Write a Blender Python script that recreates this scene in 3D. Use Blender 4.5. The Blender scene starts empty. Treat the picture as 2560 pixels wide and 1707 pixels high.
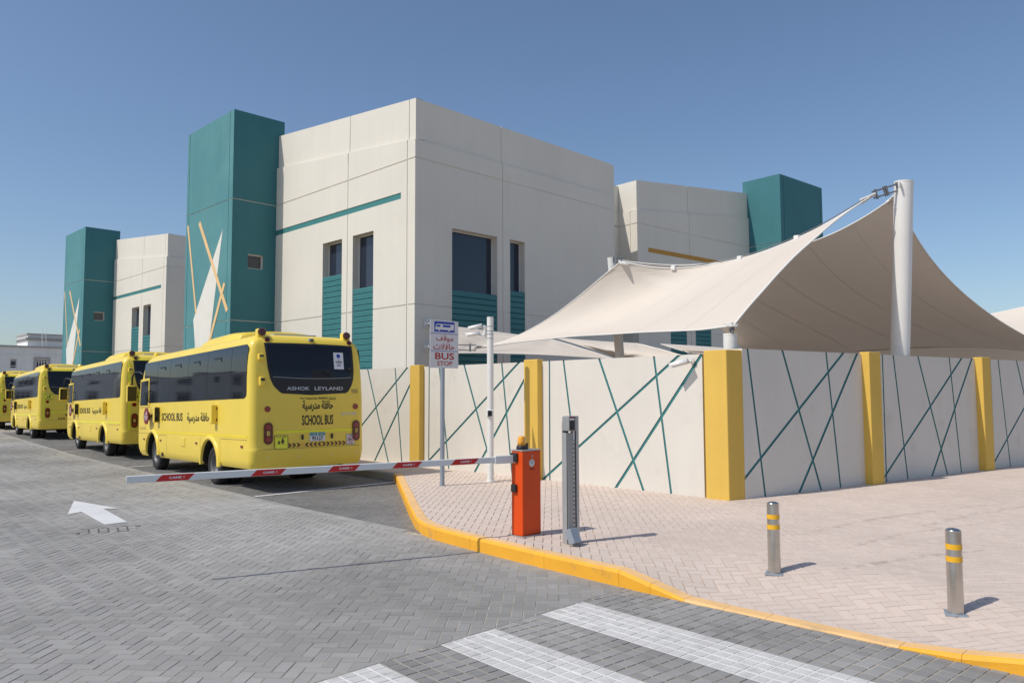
import bpy, bmesh, math, random
import numpy as np
from mathutils import Vector, Matrix
random.seed(7)
rng = np.random.default_rng(7)
R = math.radians
scene = bpy.context.scene
COL = scene.collection

# ------------------------------------------------------------------ camera
CAM_POS = Vector((0.0, 0.0, 1.815))
YAW, PITCH, ROLL = R(45.163), R(3.820), R(-0.2274)
FWD = Vector((math.sin(YAW) * math.cos(PITCH), math.cos(YAW) * math.cos(PITCH), math.sin(PITCH)))
_r0 = Vector((math.cos(YAW), -math.sin(YAW), 0)); _u0 = _r0.cross(FWD)
RIGHT = math.cos(ROLL) * _r0 + math.sin(ROLL) * _u0
UP = math.cos(ROLL) * _u0 - math.sin(ROLL) * _r0
cam_data = bpy.data.cameras.new('camera')
cam_data.sensor_width = 36.0
cam_data.lens = 36.0 * 1923.86 / 2560.0
cam_data.clip_end = 5000
cam = bpy.data.objects.new('camera', cam_data)
COL.objects.link(cam)
cam.matrix_world = Matrix(((RIGHT.x, UP.x, -FWD.x, CAM_POS.x), (RIGHT.y, UP.y, -FWD.y, CAM_POS.y),
                           (RIGHT.z, UP.z, -FWD.z, CAM_POS.z), (0, 0, 0, 1)))
scene.camera = cam

# ------------------------------------------------------------------ sky, sun, exposure
SUN_EL, SHADOW_AZ = R(51.5), R(-17.0)          # shadows fall towards +x, slightly -y
to_sun = Vector((-math.cos(SHADOW_AZ) * math.cos(SUN_EL), -math.sin(SHADOW_AZ) * math.cos(SUN_EL), math.sin(SUN_EL)))
world = bpy.data.worlds.new('World'); scene.world = world; world.use_nodes = True
wn = world.node_tree.nodes; wl = world.node_tree.links
sky = wn.new('ShaderNodeTexSky'); sky.sky_type = 'NISHITA'; sky.sun_disc = False
sky.sun_elevation = SUN_EL; sky.sun_rotation = math.atan2(to_sun.x, to_sun.y)
sky.altitude = 0; sky.air_density = 1.0; sky.dust_density = 1.1; sky.ozone_density = 3.6
bg = wn['Background']; bg.inputs['Strength'].default_value = 0.122
wl.new(sky.outputs[0], bg.inputs['Color'])
sun_data = bpy.data.lights.new('sun', 'SUN'); sun_data.energy = 3.4; sun_data.angle = R(0.53)
sun_data.color = (1.0, 0.94, 0.84)
sun = bpy.data.objects.new('sun', sun_data); COL.objects.link(sun)
sun.rotation_euler = to_sun.to_track_quat('Z', 'Y').to_euler()
scene.view_settings.view_transform = 'Standard'; scene.view_settings.look = 'None'
scene.view_settings.exposure = 0.0; scene.view_settings.gamma = 1.0
scene.view_settings.use_curve_mapping = False
try:
    scene.cycles.max_bounces = 6; scene.cycles.use_denoising = True
    scene.cycles.caustics_reflective = False; scene.cycles.caustics_refractive = False
except Exception:
    pass

# ------------------------------------------------------------------ materials
def mat(name, col, rough=0.7, metal=0.0, var=0.06, vscale=1.5, fine=0.0, fscale=60, bump=0.0, bscale=80, spec=0.5,
        island=0.0, stain=None, streak=0.0, coat=0.0, emit=0.0, transl=0.0, spots=None):
    m = bpy.data.materials.new(name); m.use_nodes = True
    nt = m.node_tree; n = nt.nodes; l = nt.links
    b = n['Principled BSDF']
    b.inputs['Roughness'].default_value = rough; b.inputs['Metallic'].default_value = metal
    b.inputs['Specular IOR Level'].default_value = spec
    if coat: b.inputs['Coat Weight'].default_value = coat; b.inputs['Coat Roughness'].default_value = 0.06
    geo = n.new('ShaderNodeNewGeometry')
    cur = n.new('ShaderNodeRGB'); cur.outputs[0].default_value = (*col, 1); cur = cur.outputs[0]
    def mult(cur, fac_socket, lo, hi):
        mr = n.new('ShaderNodeMapRange'); l.new(fac_socket, mr.inputs['Value'])
        mr.inputs['To Min'].default_value = lo; mr.inputs['To Max'].default_value = hi
        h = n.new('ShaderNodeMix'); h.data_type = 'RGBA'; h.blend_type = 'MULTIPLY'; h.inputs['Factor'].default_value = 1
        l.new(cur, h.inputs[6]); l.new(mr.outputs[0], h.inputs[7]); return h.outputs[2]
    def noise(scale, detail=4, stretch=None, rough=0.55):
        t = n.new('ShaderNodeTexNoise'); t.inputs['Scale'].default_value = scale; t.inputs['Detail'].default_value = detail
        t.inputs['Roughness'].default_value = rough
        if stretch:
            mp = n.new('ShaderNodeMapping'); mp.inputs['Scale'].default_value = stretch
            l.new(geo.outputs['Position'], mp.inputs['Vector']); l.new(mp.outputs[0], t.inputs['Vector'])
        else:
            l.new(geo.outputs['Position'], t.inputs['Vector'])
        return t.outputs['Fac']
    if var: 
        f = noise(vscale); mr = n.new('ShaderNodeMapRange'); l.new(f, mr.inputs['Value'])
        mr.inputs['From Min'].default_value = .3; mr.inputs['From Max'].default_value = .7
        cur = mult(cur, mr.outputs[0], 1 - var, 1 + var)
    if fine: cur = mult(cur, noise(fscale, 3), 1 - fine, 1 + fine)
    if streak:
        f = noise(1.0, 4, (3.5, 3.5, 0.22)); mr = n.new('ShaderNodeMapRange'); l.new(f, mr.inputs['Value'])
        mr.inputs['From Min'].default_value = .35; mr.inputs['From Max'].default_value = .65
        cur = mult(cur, mr.outputs[0], 1 - streak, 1 + streak * .4)
    if island:
        oi = n.new('ShaderNodeObjectInfo'); ad = n.new('ShaderNodeMath'); ad.operation = 'ADD'
        l.new(geo.outputs['Random Per Island'], ad.inputs[0]); l.new(oi.outputs['Random'], ad.inputs[1])
        fr = n.new('ShaderNodeMath'); fr.operation = 'FRACT'; l.new(ad.outputs[0], fr.inputs[0])
        cur = mult(cur, fr.outputs[0], 1 - island, 1 + island)
    for stain in [q for q in (stain, spots) if q]:
        scol, sscale, lo, hi, amt = stain
        f = noise(sscale, 6, rough=.65); mr = n.new('ShaderNodeMapRange'); l.new(f, mr.inputs['Value'])
        mr.inputs['From Min'].default_value = lo; mr.inputs['From Max'].default_value = hi
        mr.inputs['To Max'].default_value = amt
        h = n.new('ShaderNodeMix'); h.data_type = 'RGBA'; l.new(mr.outputs[0], h.inputs['Factor'])
        l.new(cur, h.inputs[6]); h.inputs[7].default_value = (*scol, 1); cur = h.outputs[2]
    l.new(cur, b.inputs['Base Color'])
    if bump:
        bp = n.new('ShaderNodeBump'); bp.inputs['Strength'].default_value = bump; bp.inputs['Distance'].default_value = 0.01
        l.new(noise(bscale, 4), bp.inputs['Height']); l.new(bp.outputs[0], b.inputs['Normal'])
    if emit:
        l.new(cur, b.inputs['Emission Color']); b.inputs['Emission Strength'].default_value = emit
    if transl:
        tr = n.new('ShaderNodeBsdfTranslucent'); l.new(cur, tr.inputs['Color'])
        mx = n.new('ShaderNodeMixShader'); mx.inputs[0].default_value = transl
        l.new(b.outputs[0], mx.inputs[1]); l.new(tr.outputs[0], mx.inputs[2])
        l.new(mx.outputs[0], n['Material Output'].inputs['Surface'])
    return m

M = {}
M['plaster'] = mat('plaster', (.71, .675, .60), .85, var=.03, vscale=.5, fine=.03, bump=.25, bscale=45, streak=.018)
M['plaster_wall'] = mat('plaster_wall', (.69, .655, .59), .85, var=.03, vscale=.7, fine=.03, bump=.25, bscale=50, streak=.025,
                        stain=((.46, .40, .33), 1.6, .57, .78, .4))
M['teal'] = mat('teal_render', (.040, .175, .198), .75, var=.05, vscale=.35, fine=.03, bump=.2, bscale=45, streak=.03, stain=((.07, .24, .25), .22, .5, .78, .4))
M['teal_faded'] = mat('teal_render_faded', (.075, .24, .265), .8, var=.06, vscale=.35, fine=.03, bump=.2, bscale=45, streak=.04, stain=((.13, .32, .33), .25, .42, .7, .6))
M['teal_slat'] = mat('teal_slat', (.035, .175, .185), .55, var=.05)
M['teal_line'] = mat('teal_line', (.042, .205, .21), .7, var=.06)
M['ochre'] = mat('ochre_strip', (.50, .26, .045), .7)
M['mural_white'] = mat('mural_white', (.72, .71, .66), .8, var=.04, bump=.15)
M['mural_tan'] = mat('mural_tan', (.76, .52, .26), .8, var=.05)
M['pillar'] = mat('yellow_pillar', (.71, .46, .085), .75, var=.04, bump=.25, bscale=60, streak=.04, stain=((.4, .27, .1), 2.2, .66, .85, .4))
M['glass'] = mat('window_glass', (.022, .03, .05), .04, var=0, spec=.6)
M['frame_white'] = mat('window_frame', (.66, .65, .63), .5, var=.03)
M['dark_gap'] = mat('joint_dark', (.10, .095, .085), .9, var=0)
M['road_paver'] = mat('road_paver', (.315, .307, .295), .8, var=.30, vscale=.26, fine=.05, fscale=150, bump=.25, bscale=220, island=.10,
                      stain=((.10, .098, .095), .8, .56, .82, .5), spots=((.11, .105, .10), 4.5, .70, .78, .6))
M['bay_paver'] = mat('bay_paver', (.175, .172, .168), .8, var=.2, vscale=.5, fine=.05, fscale=150, bump=.25, bscale=220, island=.1,
                     stain=((.05, .05, .055), 1.0, .55, .8, .5))
M['cross_paver'] = mat('crossing_paver', (.275, .27, .262), .85, var=.18, vscale=.8, fine=.08, fscale=180, bump=.35, bscale=220, island=.14)
M['cross_white'] = mat('crossing_paint', (.58, .57, .55), .7, var=.08, vscale=1.2, fine=.06, fscale=150, bump=.3, bscale=220, island=.04,
                       stain=((.30, .298, .29), 7.0, .5, .75, .6))
M['paint_white'] = mat('road_paint', (.66, .66, .67), .65, var=.06, fine=.05, stain=((.25, .25, .26), 5.0, .58, .75, .6))
M['sand_joint'] = mat('sand_joint', (.36, .325, .275), .95, var=.3, vscale=1.2, fine=.2, stain=((.13, .12, .11), 2.5, .52, .72, .6))
M['white_joint'] = mat('white_joint', (.72, .71, .69), .8, var=.05)
M['walk_paver'] = mat('walk_paver', (.625, .52, .45), .85, var=.06, vscale=.5, fine=.07, fscale=220, bump=.35, bscale=260, island=.045,
                      stain=((.34, .29, .26), .9, .62, .85, .35))
M['walk_joint'] = mat('walk_joint', (.36, .27, .20), .95, var=.35, vscale=1.6, stain=((.15, .12, .10), 3.0, .5, .68, .8))
M['kerb_paint'] = mat('kerb_paint', (.86, .42, .03), .6, var=.07, vscale=2.5, fine=.04, bump=.2, bscale=60,
                      stain=((.30, .21, .12), 3.6, .58, .80, .7))
M['kerb_top'] = mat('kerb_paint_worn', (.80, .50, .22), .75, var=.08, vscale=2.5, fine=.05, bump=.25, bscale=80,
                    stain=((.36, .28, .19), 3.0, .54, .78, .7))
M['concrete'] = mat('concrete', (.31, .305, .29), .9, var=.15, vscale=1.5, fine=.06, bump=.3)
M['ground'] = mat('sandy_ground', (.45, .39, .32), .95, var=.1, vscale=.05, fine=.05)
M['bus'] = mat('bus_yellow', (.82, .615, .085), .38, var=.035, vscale=1.2, coat=.08, spec=.35, stain=((.52, .38, .09), 1.2, .62, .85, .5))
M['bus_dark'] = mat('bus_glass', (.010, .012, .016), .03, var=0, spec=.42)
M['bus_black'] = mat('bus_black', (.012, .012, .013), .5, var=0)
M['seam'] = mat('bus_seam', (.22, .16, .03), .8, var=0)
M['black_text'] = mat('black_lettering', (.012, .011, .011), .5, var=0)
M['silver_text'] = mat('silver_lettering', (.55, .56, .57), .35, metal=.3, var=0)
M['red_lens'] = mat('red_lens', (.22, .009, .008), .15, var=.05, coat=.5)
M['dark_red_lens'] = mat('dark_red_lens', (.085, .006, .005), .2, var=.05, coat=.2)
M['amber'] = mat('amber_lens', (.85, .37, .02), .2, var=.05, coat=.5)
M['reflective'] = mat('yellow_reflective', (.85, .80, .03), .4, var=.03)
M['reflective_old'] = mat('yellow_tape', (.86, .66, .03), .4, var=.03)
M['sign_yellow'] = mat('sign_yellow', (.86, .82, .05), .4, var=.02)
M['chev_yellow'] = mat('chevron_yellow', (.75, .45, .05), .5, var=.04)
M['tyre'] = mat('tyre', (.022, .022, .023), .85, var=.15, vscale=8, bump=.3)
M['rim'] = mat('rim_steel', (.16, .16, .165), .55, metal=.4, var=.1, vscale=6)
M['under'] = mat('underbody', (.015, .015, .016), .8)
M['plate_white'] = mat('plate_white', (.68, .69, .70), .5, var=.03)
M['plate_teal'] = mat('plate_teal', (.02, .26, .26), .5, var=.03)
M['sign_white'] = mat('sign_white', (.62, .63, .66), .5, var=.03)
M['sign_blue'] = mat('sign_blue', (.012, .045, .36), .5, var=.02)
M['sign_red'] = mat('sign_red', (.36, .006, .008), .5, var=.02)
M['stop_red'] = mat('stop_red', (.20, .010, .018), .5, var=.03)
M['label_red'] = mat('label_red', (.52, .012, .012), .5, var=.03)
M['galv'] = mat('galvanised_steel', (.30, .34, .39), .5, metal=.25, var=.06, vscale=4)
M['white_metal'] = mat('white_metal', (.76, .75, .72), .4, var=.03, vscale=2, fine=.02)
M['boom'] = mat('boom_white', (.68, .69, .69), .4, var=.03)
M['orange'] = mat('orange_cabinet', (.72, .075, .006), .45, var=.04, vscale=3, spec=.3)
M['black_plastic'] = mat('black_plastic', (.02, .02, .022), .5)
M['alu'] = mat('aluminium', (.46, .46, .455), .42, metal=.55, var=.06, vscale=5)
M['alu_dark'] = mat('aluminium_dull', (.34, .345, .34), .5, metal=.3, var=.06)
M['steel'] = mat('brushed_steel', (.55, .53, .50), .24, metal=.95, var=.10, vscale=6, stain=((.20, .16, .11), 9.0, .64, .78, .6))
M['bol_yellow'] = mat('bollard_tape', (.80, .43, .015), .45, var=.04)
M['sail'] = mat('sail_fabric', (.69, .62, .545), .85, var=.025, vscale=.4, fine=.02, fscale=220, transl=.10)
M['sail_hem'] = mat('sail_hem', (.76, .74, .70), .8, var=.02)
M['villa'] = mat('villa_paint', (.76, .75, .72), .85, var=.05, vscale=.3, streak=.06)
M['villa_trim'] = mat('villa_trim', (.38, .37, .36), .85, var=.05)
M['paper'] = mat('paper', (.72, .73, .76), .8, var=0)
M['cable'] = mat('steel_cable', (.25, .25, .26), .4, metal=.7, var=0)
M['stickerbrown'] = mat('sticker_blank', (.46, .33, .07), .6, var=.05)

# ------------------------------------------------------------------ mesh helpers
def link(o, parent=None):
    COL.objects.link(o)
    if parent is not None: o.parent = parent
    return o
def tag(o, label=None, cat=None, group=None, kind=None):
    if label: o['label'] = label
    if cat: o['category'] = cat
    if group: o['group'] = group
    if kind: o['kind'] = kind
    return o
def empty(name, loc=(0, 0, 0), rot=(0, 0, 0)):
    o = bpy.data.objects.new(name, None); o.empty_display_size = .2
    o.location = loc; o.rotation_euler = rot; return link(o)
def mobj(name, verts, faces, m, parent=None, smooth=False, fm=None):
    me = bpy.data.meshes.new(name)
    me.from_pydata([tuple(map(float, v)) for v in verts], [], faces)
    for mm in (m if isinstance(m, (list, tuple)) else [m]): me.materials.append(M[mm] if isinstance(mm, str) else mm)
    if fm is not None: me.polygons.foreach_set('material_index', fm)
    if smooth: me.polygons.foreach_set('use_smooth', [True] * len(me.polygons))
    me.update()
    return link(bpy.data.objects.new(name, me), parent)
def bmobj(name, bm, m, parent=None, smooth=False, normals=True):
    if normals: bmesh.ops.recalc_face_normals(bm, faces=bm.faces)
    me = bpy.data.meshes.new(name); bm.to_mesh(me); bm.free()
    for mm in (m if isinstance(m, (list, tuple)) else [m]): me.materials.append(M[mm] if isinstance(mm, str) else mm)
    if smooth: me.polygons.foreach_set('use_smooth', [True] * len(me.polygons))
    return link(bpy.data.objects.new(name, me), parent)
BOXF = [(0, 3, 2, 1), (4, 5, 6, 7), (0, 1, 5, 4), (1, 2, 6, 5), (2, 3, 7, 6), (3, 0, 4, 7)]
def boxv(a, b):
    x0, y0, z0 = a; x1, y1, z1 = b
    return [(x0, y0, z0), (x1, y0, z0), (x1, y1, z0), (x0, y1, z0), (x0, y0, z1), (x1, y0, z1), (x1, y1, z1), (x0, y1, z1)]
def box(name, a, b, m, parent=None, bev=0.0, xf=None, seg=2):
    bm = bmesh.new(); vs = [bm.verts.new(v) for v in boxv(a, b)]
    for f in BOXF: bm.faces.new([vs[i] for i in f])
    if bev: bmesh.ops.bevel(bm, geom=bm.edges[:], offset=bev, segments=seg, profile=.5, affect='EDGES')
    if xf:
        for v in bm.verts: v.co = Vector(xf(*v.co))
    return bmobj(name, bm, m, parent)
def frustum_bm(bm, p0, p1, r0, r1, n=20, caps=True):
    p0 = Vector(p0); p1 = Vector(p1); d = (p1 - p0).normalized()
    a = d.orthogonal().normalized(); b = d.cross(a)
    r = [[bm.verts.new(p + (a * math.cos(2 * math.pi * i / n) + b * math.sin(2 * math.pi * i / n)) * rr) for i in range(n)] for p, rr in ((p0, r0), (p1, r1))]
    for i in range(n):
        f = bm.faces.new((r[0][i], r[0][(i + 1) % n], r[1][(i + 1) % n], r[1][i])); f.smooth = True
    if caps:
        for fc in (bm.faces.new(r[0][::-1]), bm.faces.new(r[1])):
            for e in fc.edges: e.smooth = False
def rod(name, p0, p1, r0, m, parent=None, r1=None, n=16):
    bm = bmesh.new(); frustum_bm(bm, p0, p1, r0, r0 if r1 is None else r1, n); return bmobj(name, bm, m, parent)
def tube(name, pts, r, m, parent=None, n=8):
    bm = bmesh.new(); pts = [Vector(p) for p in pts]; rings = []
    for i, p in enumerate(pts):
        d = (pts[min(i + 1, len(pts) - 1)] - pts[max(i - 1, 0)]).normalized()
        a = d.cross(Vector((0, 0, 1)));  a = d.orthogonal().normalized() if a.length < 1e-3 else a.normalized(); b = d.cross(a)
        rings.append([bm.verts.new(p + (a * math.cos(2 * math.pi * k / n) + b * math.sin(2 * math.pi * k / n)) * r) for k in range(n)])
    for r0, r1 in zip(rings, rings[1:]):
        for k in range(n):
            f = bm.faces.new((r0[k], r0[(k + 1) % n], r1[(k + 1) % n], r1[k])); f.smooth = True
    bm.faces.new(rings[0][::-1]); bm.faces.new(rings[-1])
    return bmobj(name, bm, m, parent)
def lathe(name, prof, m, parent=None, n=24, xf=None, smooth=True):
    bm = bmesh.new(); rings = []
    for r, z in prof:
        rings.append([bm.verts.new((r * math.cos(2 * math.pi * k / n), r * math.sin(2 * math.pi * k / n), z)) for k in range(n)])
    for a, b in zip(rings, rings[1:]):
        for k in range(n):
            f = bm.faces.new((a[k], a[(k + 1) % n], b[(k + 1) % n], b[k])); f.smooth = smooth
    bm.faces.new(rings[0][::-1]); bm.faces.new(rings[-1])
    if xf:
        for v in bm.verts: v.co = Vector(xf(*v.co))
    return bmobj(name, bm, m, parent)
def extr(name, poly, f, d, m, parent=None):
    """polygon (u,v) -> solid slab; f(u,v,w) maps to 3d, w from 0 to d"""
    n = len(poly)
    v = [f(a, b, 0) for a, b in poly] + [f(a, b, d) for a, b in poly]
    fa = [tuple(range(n))[::-1], tuple(range(n, 2 * n))] + [(i, (i + 1) % n, n + (i + 1) % n, n + i) for i in range(n)]
    bm = bmesh.new(); vs = [bm.verts.new(Vector(p)) for p in v]
    for q in fa: bm.faces.new([vs[i] for i in q])
    return bmobj(name, bm, m, parent)

_tcache = {}
def text_geo(s, bold=0.0):
    key = (s, bold)
    if key not in _tcache:
        c = bpy.data.curves.new('lettering', 'FONT'); c.body = s; c.size = 1; c.offset = bold; c.resolution_u = 3
        o = bpy.data.objects.new('lettering', c); COL.objects.link(o)
        bpy.context.view_layer.update()
        me = o.to_mesh()
        v = np.array([(p.co.x, p.co.y) for p in me.vertices]); f = [tuple(p.vertices) for p in me.polygons]
        o.to_mesh_clear(); bpy.data.objects.remove(o); bpy.data.curves.remove(c)
        v -= v.min(0); v /= v.max(0)
        _tcache[key] = (v, f)
    return _tcache[key]
def text(name, s, bx, f, m, parent, bold=0.0):
    """fit text into (u0,u1,v0,v1); f(u,v) -> 3d"""
    v, fa = text_geo(s, bold); u0, u1, v0, v1 = bx
    return mobj(name, [f(u0 + a * (u1 - u0), v0 + b * (v1 - v0)) for a, b in v], fa, m, parent)
AR_BUS = ''.join(reversed('\ufea3\ufe8e\ufed3\ufee0\ufe94 \ufee3\ufeaa\ufead\ufeb3\ufef4\ufe94'))
AR_STOP1 = ''.join(reversed('\ufee3\ufeee\ufed7\ufed2'))
AR_STOP2 = ''.join(reversed('\ufea3\ufe8e\ufed3\ufefc\ufe95'))
AR_QIF = ''.join(reversed('\ufed7\ufed2'))
AR_INQ = ''.join(reversed('\ufedf\ufee4\ufefc\ufea3\ufec8\ufe8e\ufe95'))

# ------------------------------------------------------------------ ground plan
SW = 0.15                                                # pavement height above the road
KERB = [(14.6, 60.0), (12.6, 44.0), (10.9, 27.0), (9.95, 16.0), (9.72, 13.15), (9.55, 12.85), (8.52, 11.32), (7.11, 9.23), (6.495, 8.29), (6.29, 7.86),
        (6.19, 7.50), (6.09, 6.76), (5.98, 5.49), (5.915, 4.48), (5.885, 3.76), (5.885, 3.0), (5.885, 2.0), (5.875, 1.2), (5.90, 0.2), (5.95, -4.0)]
KERB_W = 0.14
KP = np.array(KERB); KD = np.diff(KP, axis=0); KL = np.hypot(KD[:, 0], KD[:, 1]); KD = KD / KL[:, None]
KN = np.stack([-KD[:, 1], KD[:, 0]], 1)                    # points to the pavement side
def kerb_near(x, y):
    p = np.stack([np.asarray(x, float), np.asarray(y, float)], -1)[..., None, :]
    t = np.clip(((p - KP[:-1]) * KD).sum(-1), 0, KL)
    q = KP[:-1] + KD * t[..., None]; d = np.hypot(*np.moveaxis(p - q, -1, 0))
    i = d.argmin(-1); dist = np.take_along_axis(d, i[..., None], -1)[..., 0]
    pp = p[..., 0, :]
    sgn = ((pp - KP[i]) * KN[i]).sum(-1)
    return np.where(sgn >= 0, dist, -dist), i
def kerb_top(y):
    return np.interp(y, [0.9, 1.85, 3.72, 4.45], [SW, .010, .010, SW])
def walk_z(x, y):
    d, _ = kerb_near(x, y)
    zk = kerb_top(y); t = np.clip((d - .1) / 1.5, 0, 1); t = t * t * (3 - 2 * t)
    return zk + (SW - zk) * t
BAND = [(8.2, 6.31), (11.6, 6.37), (25.7, 7.19), (43.0, 8.88), (60, 10.6)]
def band_x(y): return np.interp(y, [b[0] for b in BAND], [b[1] for b in BAND])
CROSS_Y = 4.40
WA0, DA = np.array((10.901, 6.522)), np.array((.0342, .9994))
WB0, DB = np.array((11.188, 5.979)), np.array((.9818, -.1899))
NA = np.array((-DA[1], DA[0])); NB = np.array((DB[1], -DB[0]))   # outward normals (towards camera)

def project(x, y, z):
    x, y, z = np.broadcast_arrays(np.asarray(x, float), np.asarray(y, float), np.asarray(z, float)); d = np.stack([x, y, z - CAM_POS.z], -1)
    w = d @ np.array(FWD); w = np.where(w < .2, .2, w)
    return 1280 + 1923.86 * (d @ np.array(RIGHT)) / w, 853.5 - 1923.86 * (d @ np.array(UP)) / w, d @ np.array(FWD)
def in_view(x, y, z=0, mx=420, my=330):
    u, v, w = project(x, y, z)
    return (w > .6) & (u > -mx) & (u < 2560 + mx) & (v < 1707 + my)

def clip(poly, a, n, off=0.0):
    out = []
    for i in range(len(poly)):
        p, q = poly[i], poly[(i + 1) % len(poly)]
        dp = (p[0] - a[0]) * n[0] + (p[1] - a[1]) * n[1] - off; dq = (q[0] - a[0]) * n[0] + (q[1] - a[1]) * n[1] - off
        if dp >= 0: out.append(p)
        if (dp >= 0) != (dq >= 0):
            t = dp / (dp - dq); out.append((p[0] + (q[0] - p[0]) * t, p[1] + (q[1] - p[1]) * t))
    return out
def inset(poly, d):
    """inset a convex polygon whose vertices run counter-clockwise"""
    n = len(poly); out = []
    for i in range(n):
        p0, p1, p2 = np.array(poly[i - 1]), np.array(poly[i]), np.array(poly[(i + 1) % n])
        a = p1 - p0; b = p2 - p1; la, lb = np.hypot(*a), np.hypot(*b)
        if la < 1e-4 or lb < 1e-4: out.append(tuple(p1)); continue
        na = np.array((-a[1], a[0])) / la; nb = np.array((-b[1], b[0])) / lb
        s = na + nb; k = max(.25, 1 + na @ nb)
        out.append(tuple(p1 + s * d / k))
    return out
def area(poly):
    return .5 * sum(p[0] * q[1] - q[0] * p[1] for p, q in zip(poly, poly[1:] + poly[:1]))
def paver_parts(poly, zf, zj, chamfer=.0035, drop=.013):
    """one paver: flat top, chamfered rim going below the joint level"""
    top = inset(poly, chamfer); n = len(poly)
    v = [(p[0], p[1], zf(p[0], p[1]) + zj) for p in top] + [(p[0], p[1], zf(p[0], p[1]) + zj - drop) for p in poly]
    f = [tuple(range(n))] + [(i, n + i, n + (i + 1) % n, (i + 1) % n) for i in range(n)]
    return v, f
def herringbone(x0, x1, y0, y1, ang, W, joint, keep):
    c, s = math.cos(ang), math.sin(ang)
    N = int(max(x1 - x0, y1 - y0) / W) + 8
    cx, cy = (x0 + x1) / 2, (y0 + y1) / 2
    out = []
    k = np.arange(-N, N + 1); I, J = np.meshgrid(k, np.arange(-N // 2, N // 2 + 1), indexing='ij')
    ox = (I + 2 * J).ravel(); oy = (I - 2 * J).ravel()
    for (w, h, dx, dy) in ((2, 1, 0, 0), (1, 2, 0, 1)):
        mx = (ox + dx + w / 2) * W; my = (oy + dy + h / 2) * W
        X = cx + mx * c - my * s; Y = cy + mx * s + my * c
        ok = (X > x0) & (X < x1) & (Y > y0) & (Y < y1)
        ok[ok] &= keep(X[ok], Y[ok])
        hw, hh = w * W / 2 - joint / 2, h * W / 2 - joint / 2
        cor = [(-hw, -hh), (hw, -hh), (hw, hh), (-hw, hh)]
        for px, py in zip(X[ok], Y[ok]):
            out.append([(px + a * c - b * s, py + a * s + b * c) for a, b in cor])
    return out
def lay(root, polys, zf, m, name, singles=300, jit=.0012):
    """the largest-showing pieces become objects of their own, the rest one part"""
    cen = np.array([np.mean(p, 0) for p in polys]); zc = np.array([zf(*c) for c in cen]) if len(polys) < 60000 else np.zeros(len(polys))
    u, v, w = project(cen[:, 0], cen[:, 1], zc)
    ar = np.array([area(p) for p in polys])
    score = ar / np.maximum(w, .5) ** 3
    score[(u < 5) | (u > 2555) | (v > 1702) | (w < .5)] = 0
    order = np.argsort(-score); single = set(order[:singles].tolist())
    V, Fc = [], []
    for i, p in enumerate(polys):
        pv, pf = paver_parts(p, zf, float(np.clip(rng.normal(0, jit), -.0018, .0018)))
        if i in single:
            c = cen[i]; z0 = zf(*c)
            o = mobj(name, [(a - c[0], b - c[1], zz - z0) for a, b, zz in pv], pf, m, root)
            o.location = (c[0], c[1], z0)
        else:
            k = len(V); V += pv; Fc += [tuple(j + k for j in q) for q in pf]
    if V:
        o = mobj(name + '_field', V, Fc, m, root); o['kind'] = 'stuff'

flat = lambda x, y: 0.0
def sheet(name, poly, z, m, parent=None, kind=None):
    o = mobj(name, [(x, y, z) for x, y in poly], [tuple(range(len(poly)))], m, parent)
    if kind: o['kind'] = kind
    return o
sheet('ground', [(-3000, -3000), (3000, -3000), (3000, 3000), (-3000, 3000)], -.03, 'ground', kind='structure')
road = sheet('road', [(-30, CROSS_Y), (9, CROSS_Y), (9, 12), (13.5, 45), (16, 70), (28, 180), (-30, 180)], -.0031, 'sand_joint', kind='structure')
# herringbone road pavers
keep_road = lambda x, y: in_view(x, y) & (x < np.where(y > 8.2, band_x(y) + .02, 99)) & (kerb_near(x, y)[0] < .12) & (y > CROSS_Y - .12) & ~patch_in(x, y)
PC = np.array((3.62, 11.27)); PA = R(-16)
def patch_uv(x, y):
    dx, dy = np.asarray(x) - PC[0], np.asarray(y) - PC[1]
    return dx * math.cos(PA) + dy * math.sin(PA), -dx * math.sin(PA) + dy * math.cos(PA)
def patch_in(x, y):
    a, b = patch_uv(x, y); return (abs(a) < .36) & (abs(b) < .20)
ANG = R(42)
polys = herringbone(-7, 12, CROSS_Y - .2, 44, ANG, .1, .0042, keep_road)
polys2 = []
for p in polys:
    p = clip(p, (0, CROSS_Y), (0, 1), .004)
    if len(p) > 2 and max(q[1] for q in p) > 8:
        c = np.mean(p, 0)
        if band_x(c[1]) - c[0] < .15: p = clip(p, (band_x(c[1]) - .06, c[1]), (-1, .06))
    if len(p) > 2 and area(p) > .0008: polys2.append(p)
lay(road, polys2, flat, 'road_paver', 'paver')
sheet('road_surface_far', [(-20, 44.0), (8.9, 44.0), (22, 180), (-20, 180)], .001, 'road_paver', road)
# repaired strip of straight-laid pavers with open joints
pp = []
for i in range(6):
    for j in range(2):
        a0, a1, b0, b1 = -.345 + i * .115, -.345 + i * .115 + .098, -.19 + j * .19, -.19 + j * .19 + .175
        pp.append([(PC[0] + a * math.cos(PA) - b * math.sin(PA), PC[1] + a * math.sin(PA) + b * math.cos(PA)) for a, b in ((a0, b0), (a1, b0), (a1, b1), (a0, b1))])
for p in pp:
    v, f = paver_parts(p, flat, -.001, drop=.02); mobj('relaid_paver', v, f, 'road_paver', road)
mobj('open_joint_bed', [(PC[0] + a * math.cos(PA) - b * math.sin(PA), PC[1] + a * math.sin(PA) + b * math.cos(PA), -.0026) for a, b in ((-.39, -.23), (.39, -.23), (.39, .23), (-.39, .23))], [(0, 1, 2, 3)], 'dark_gap', road)
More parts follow.
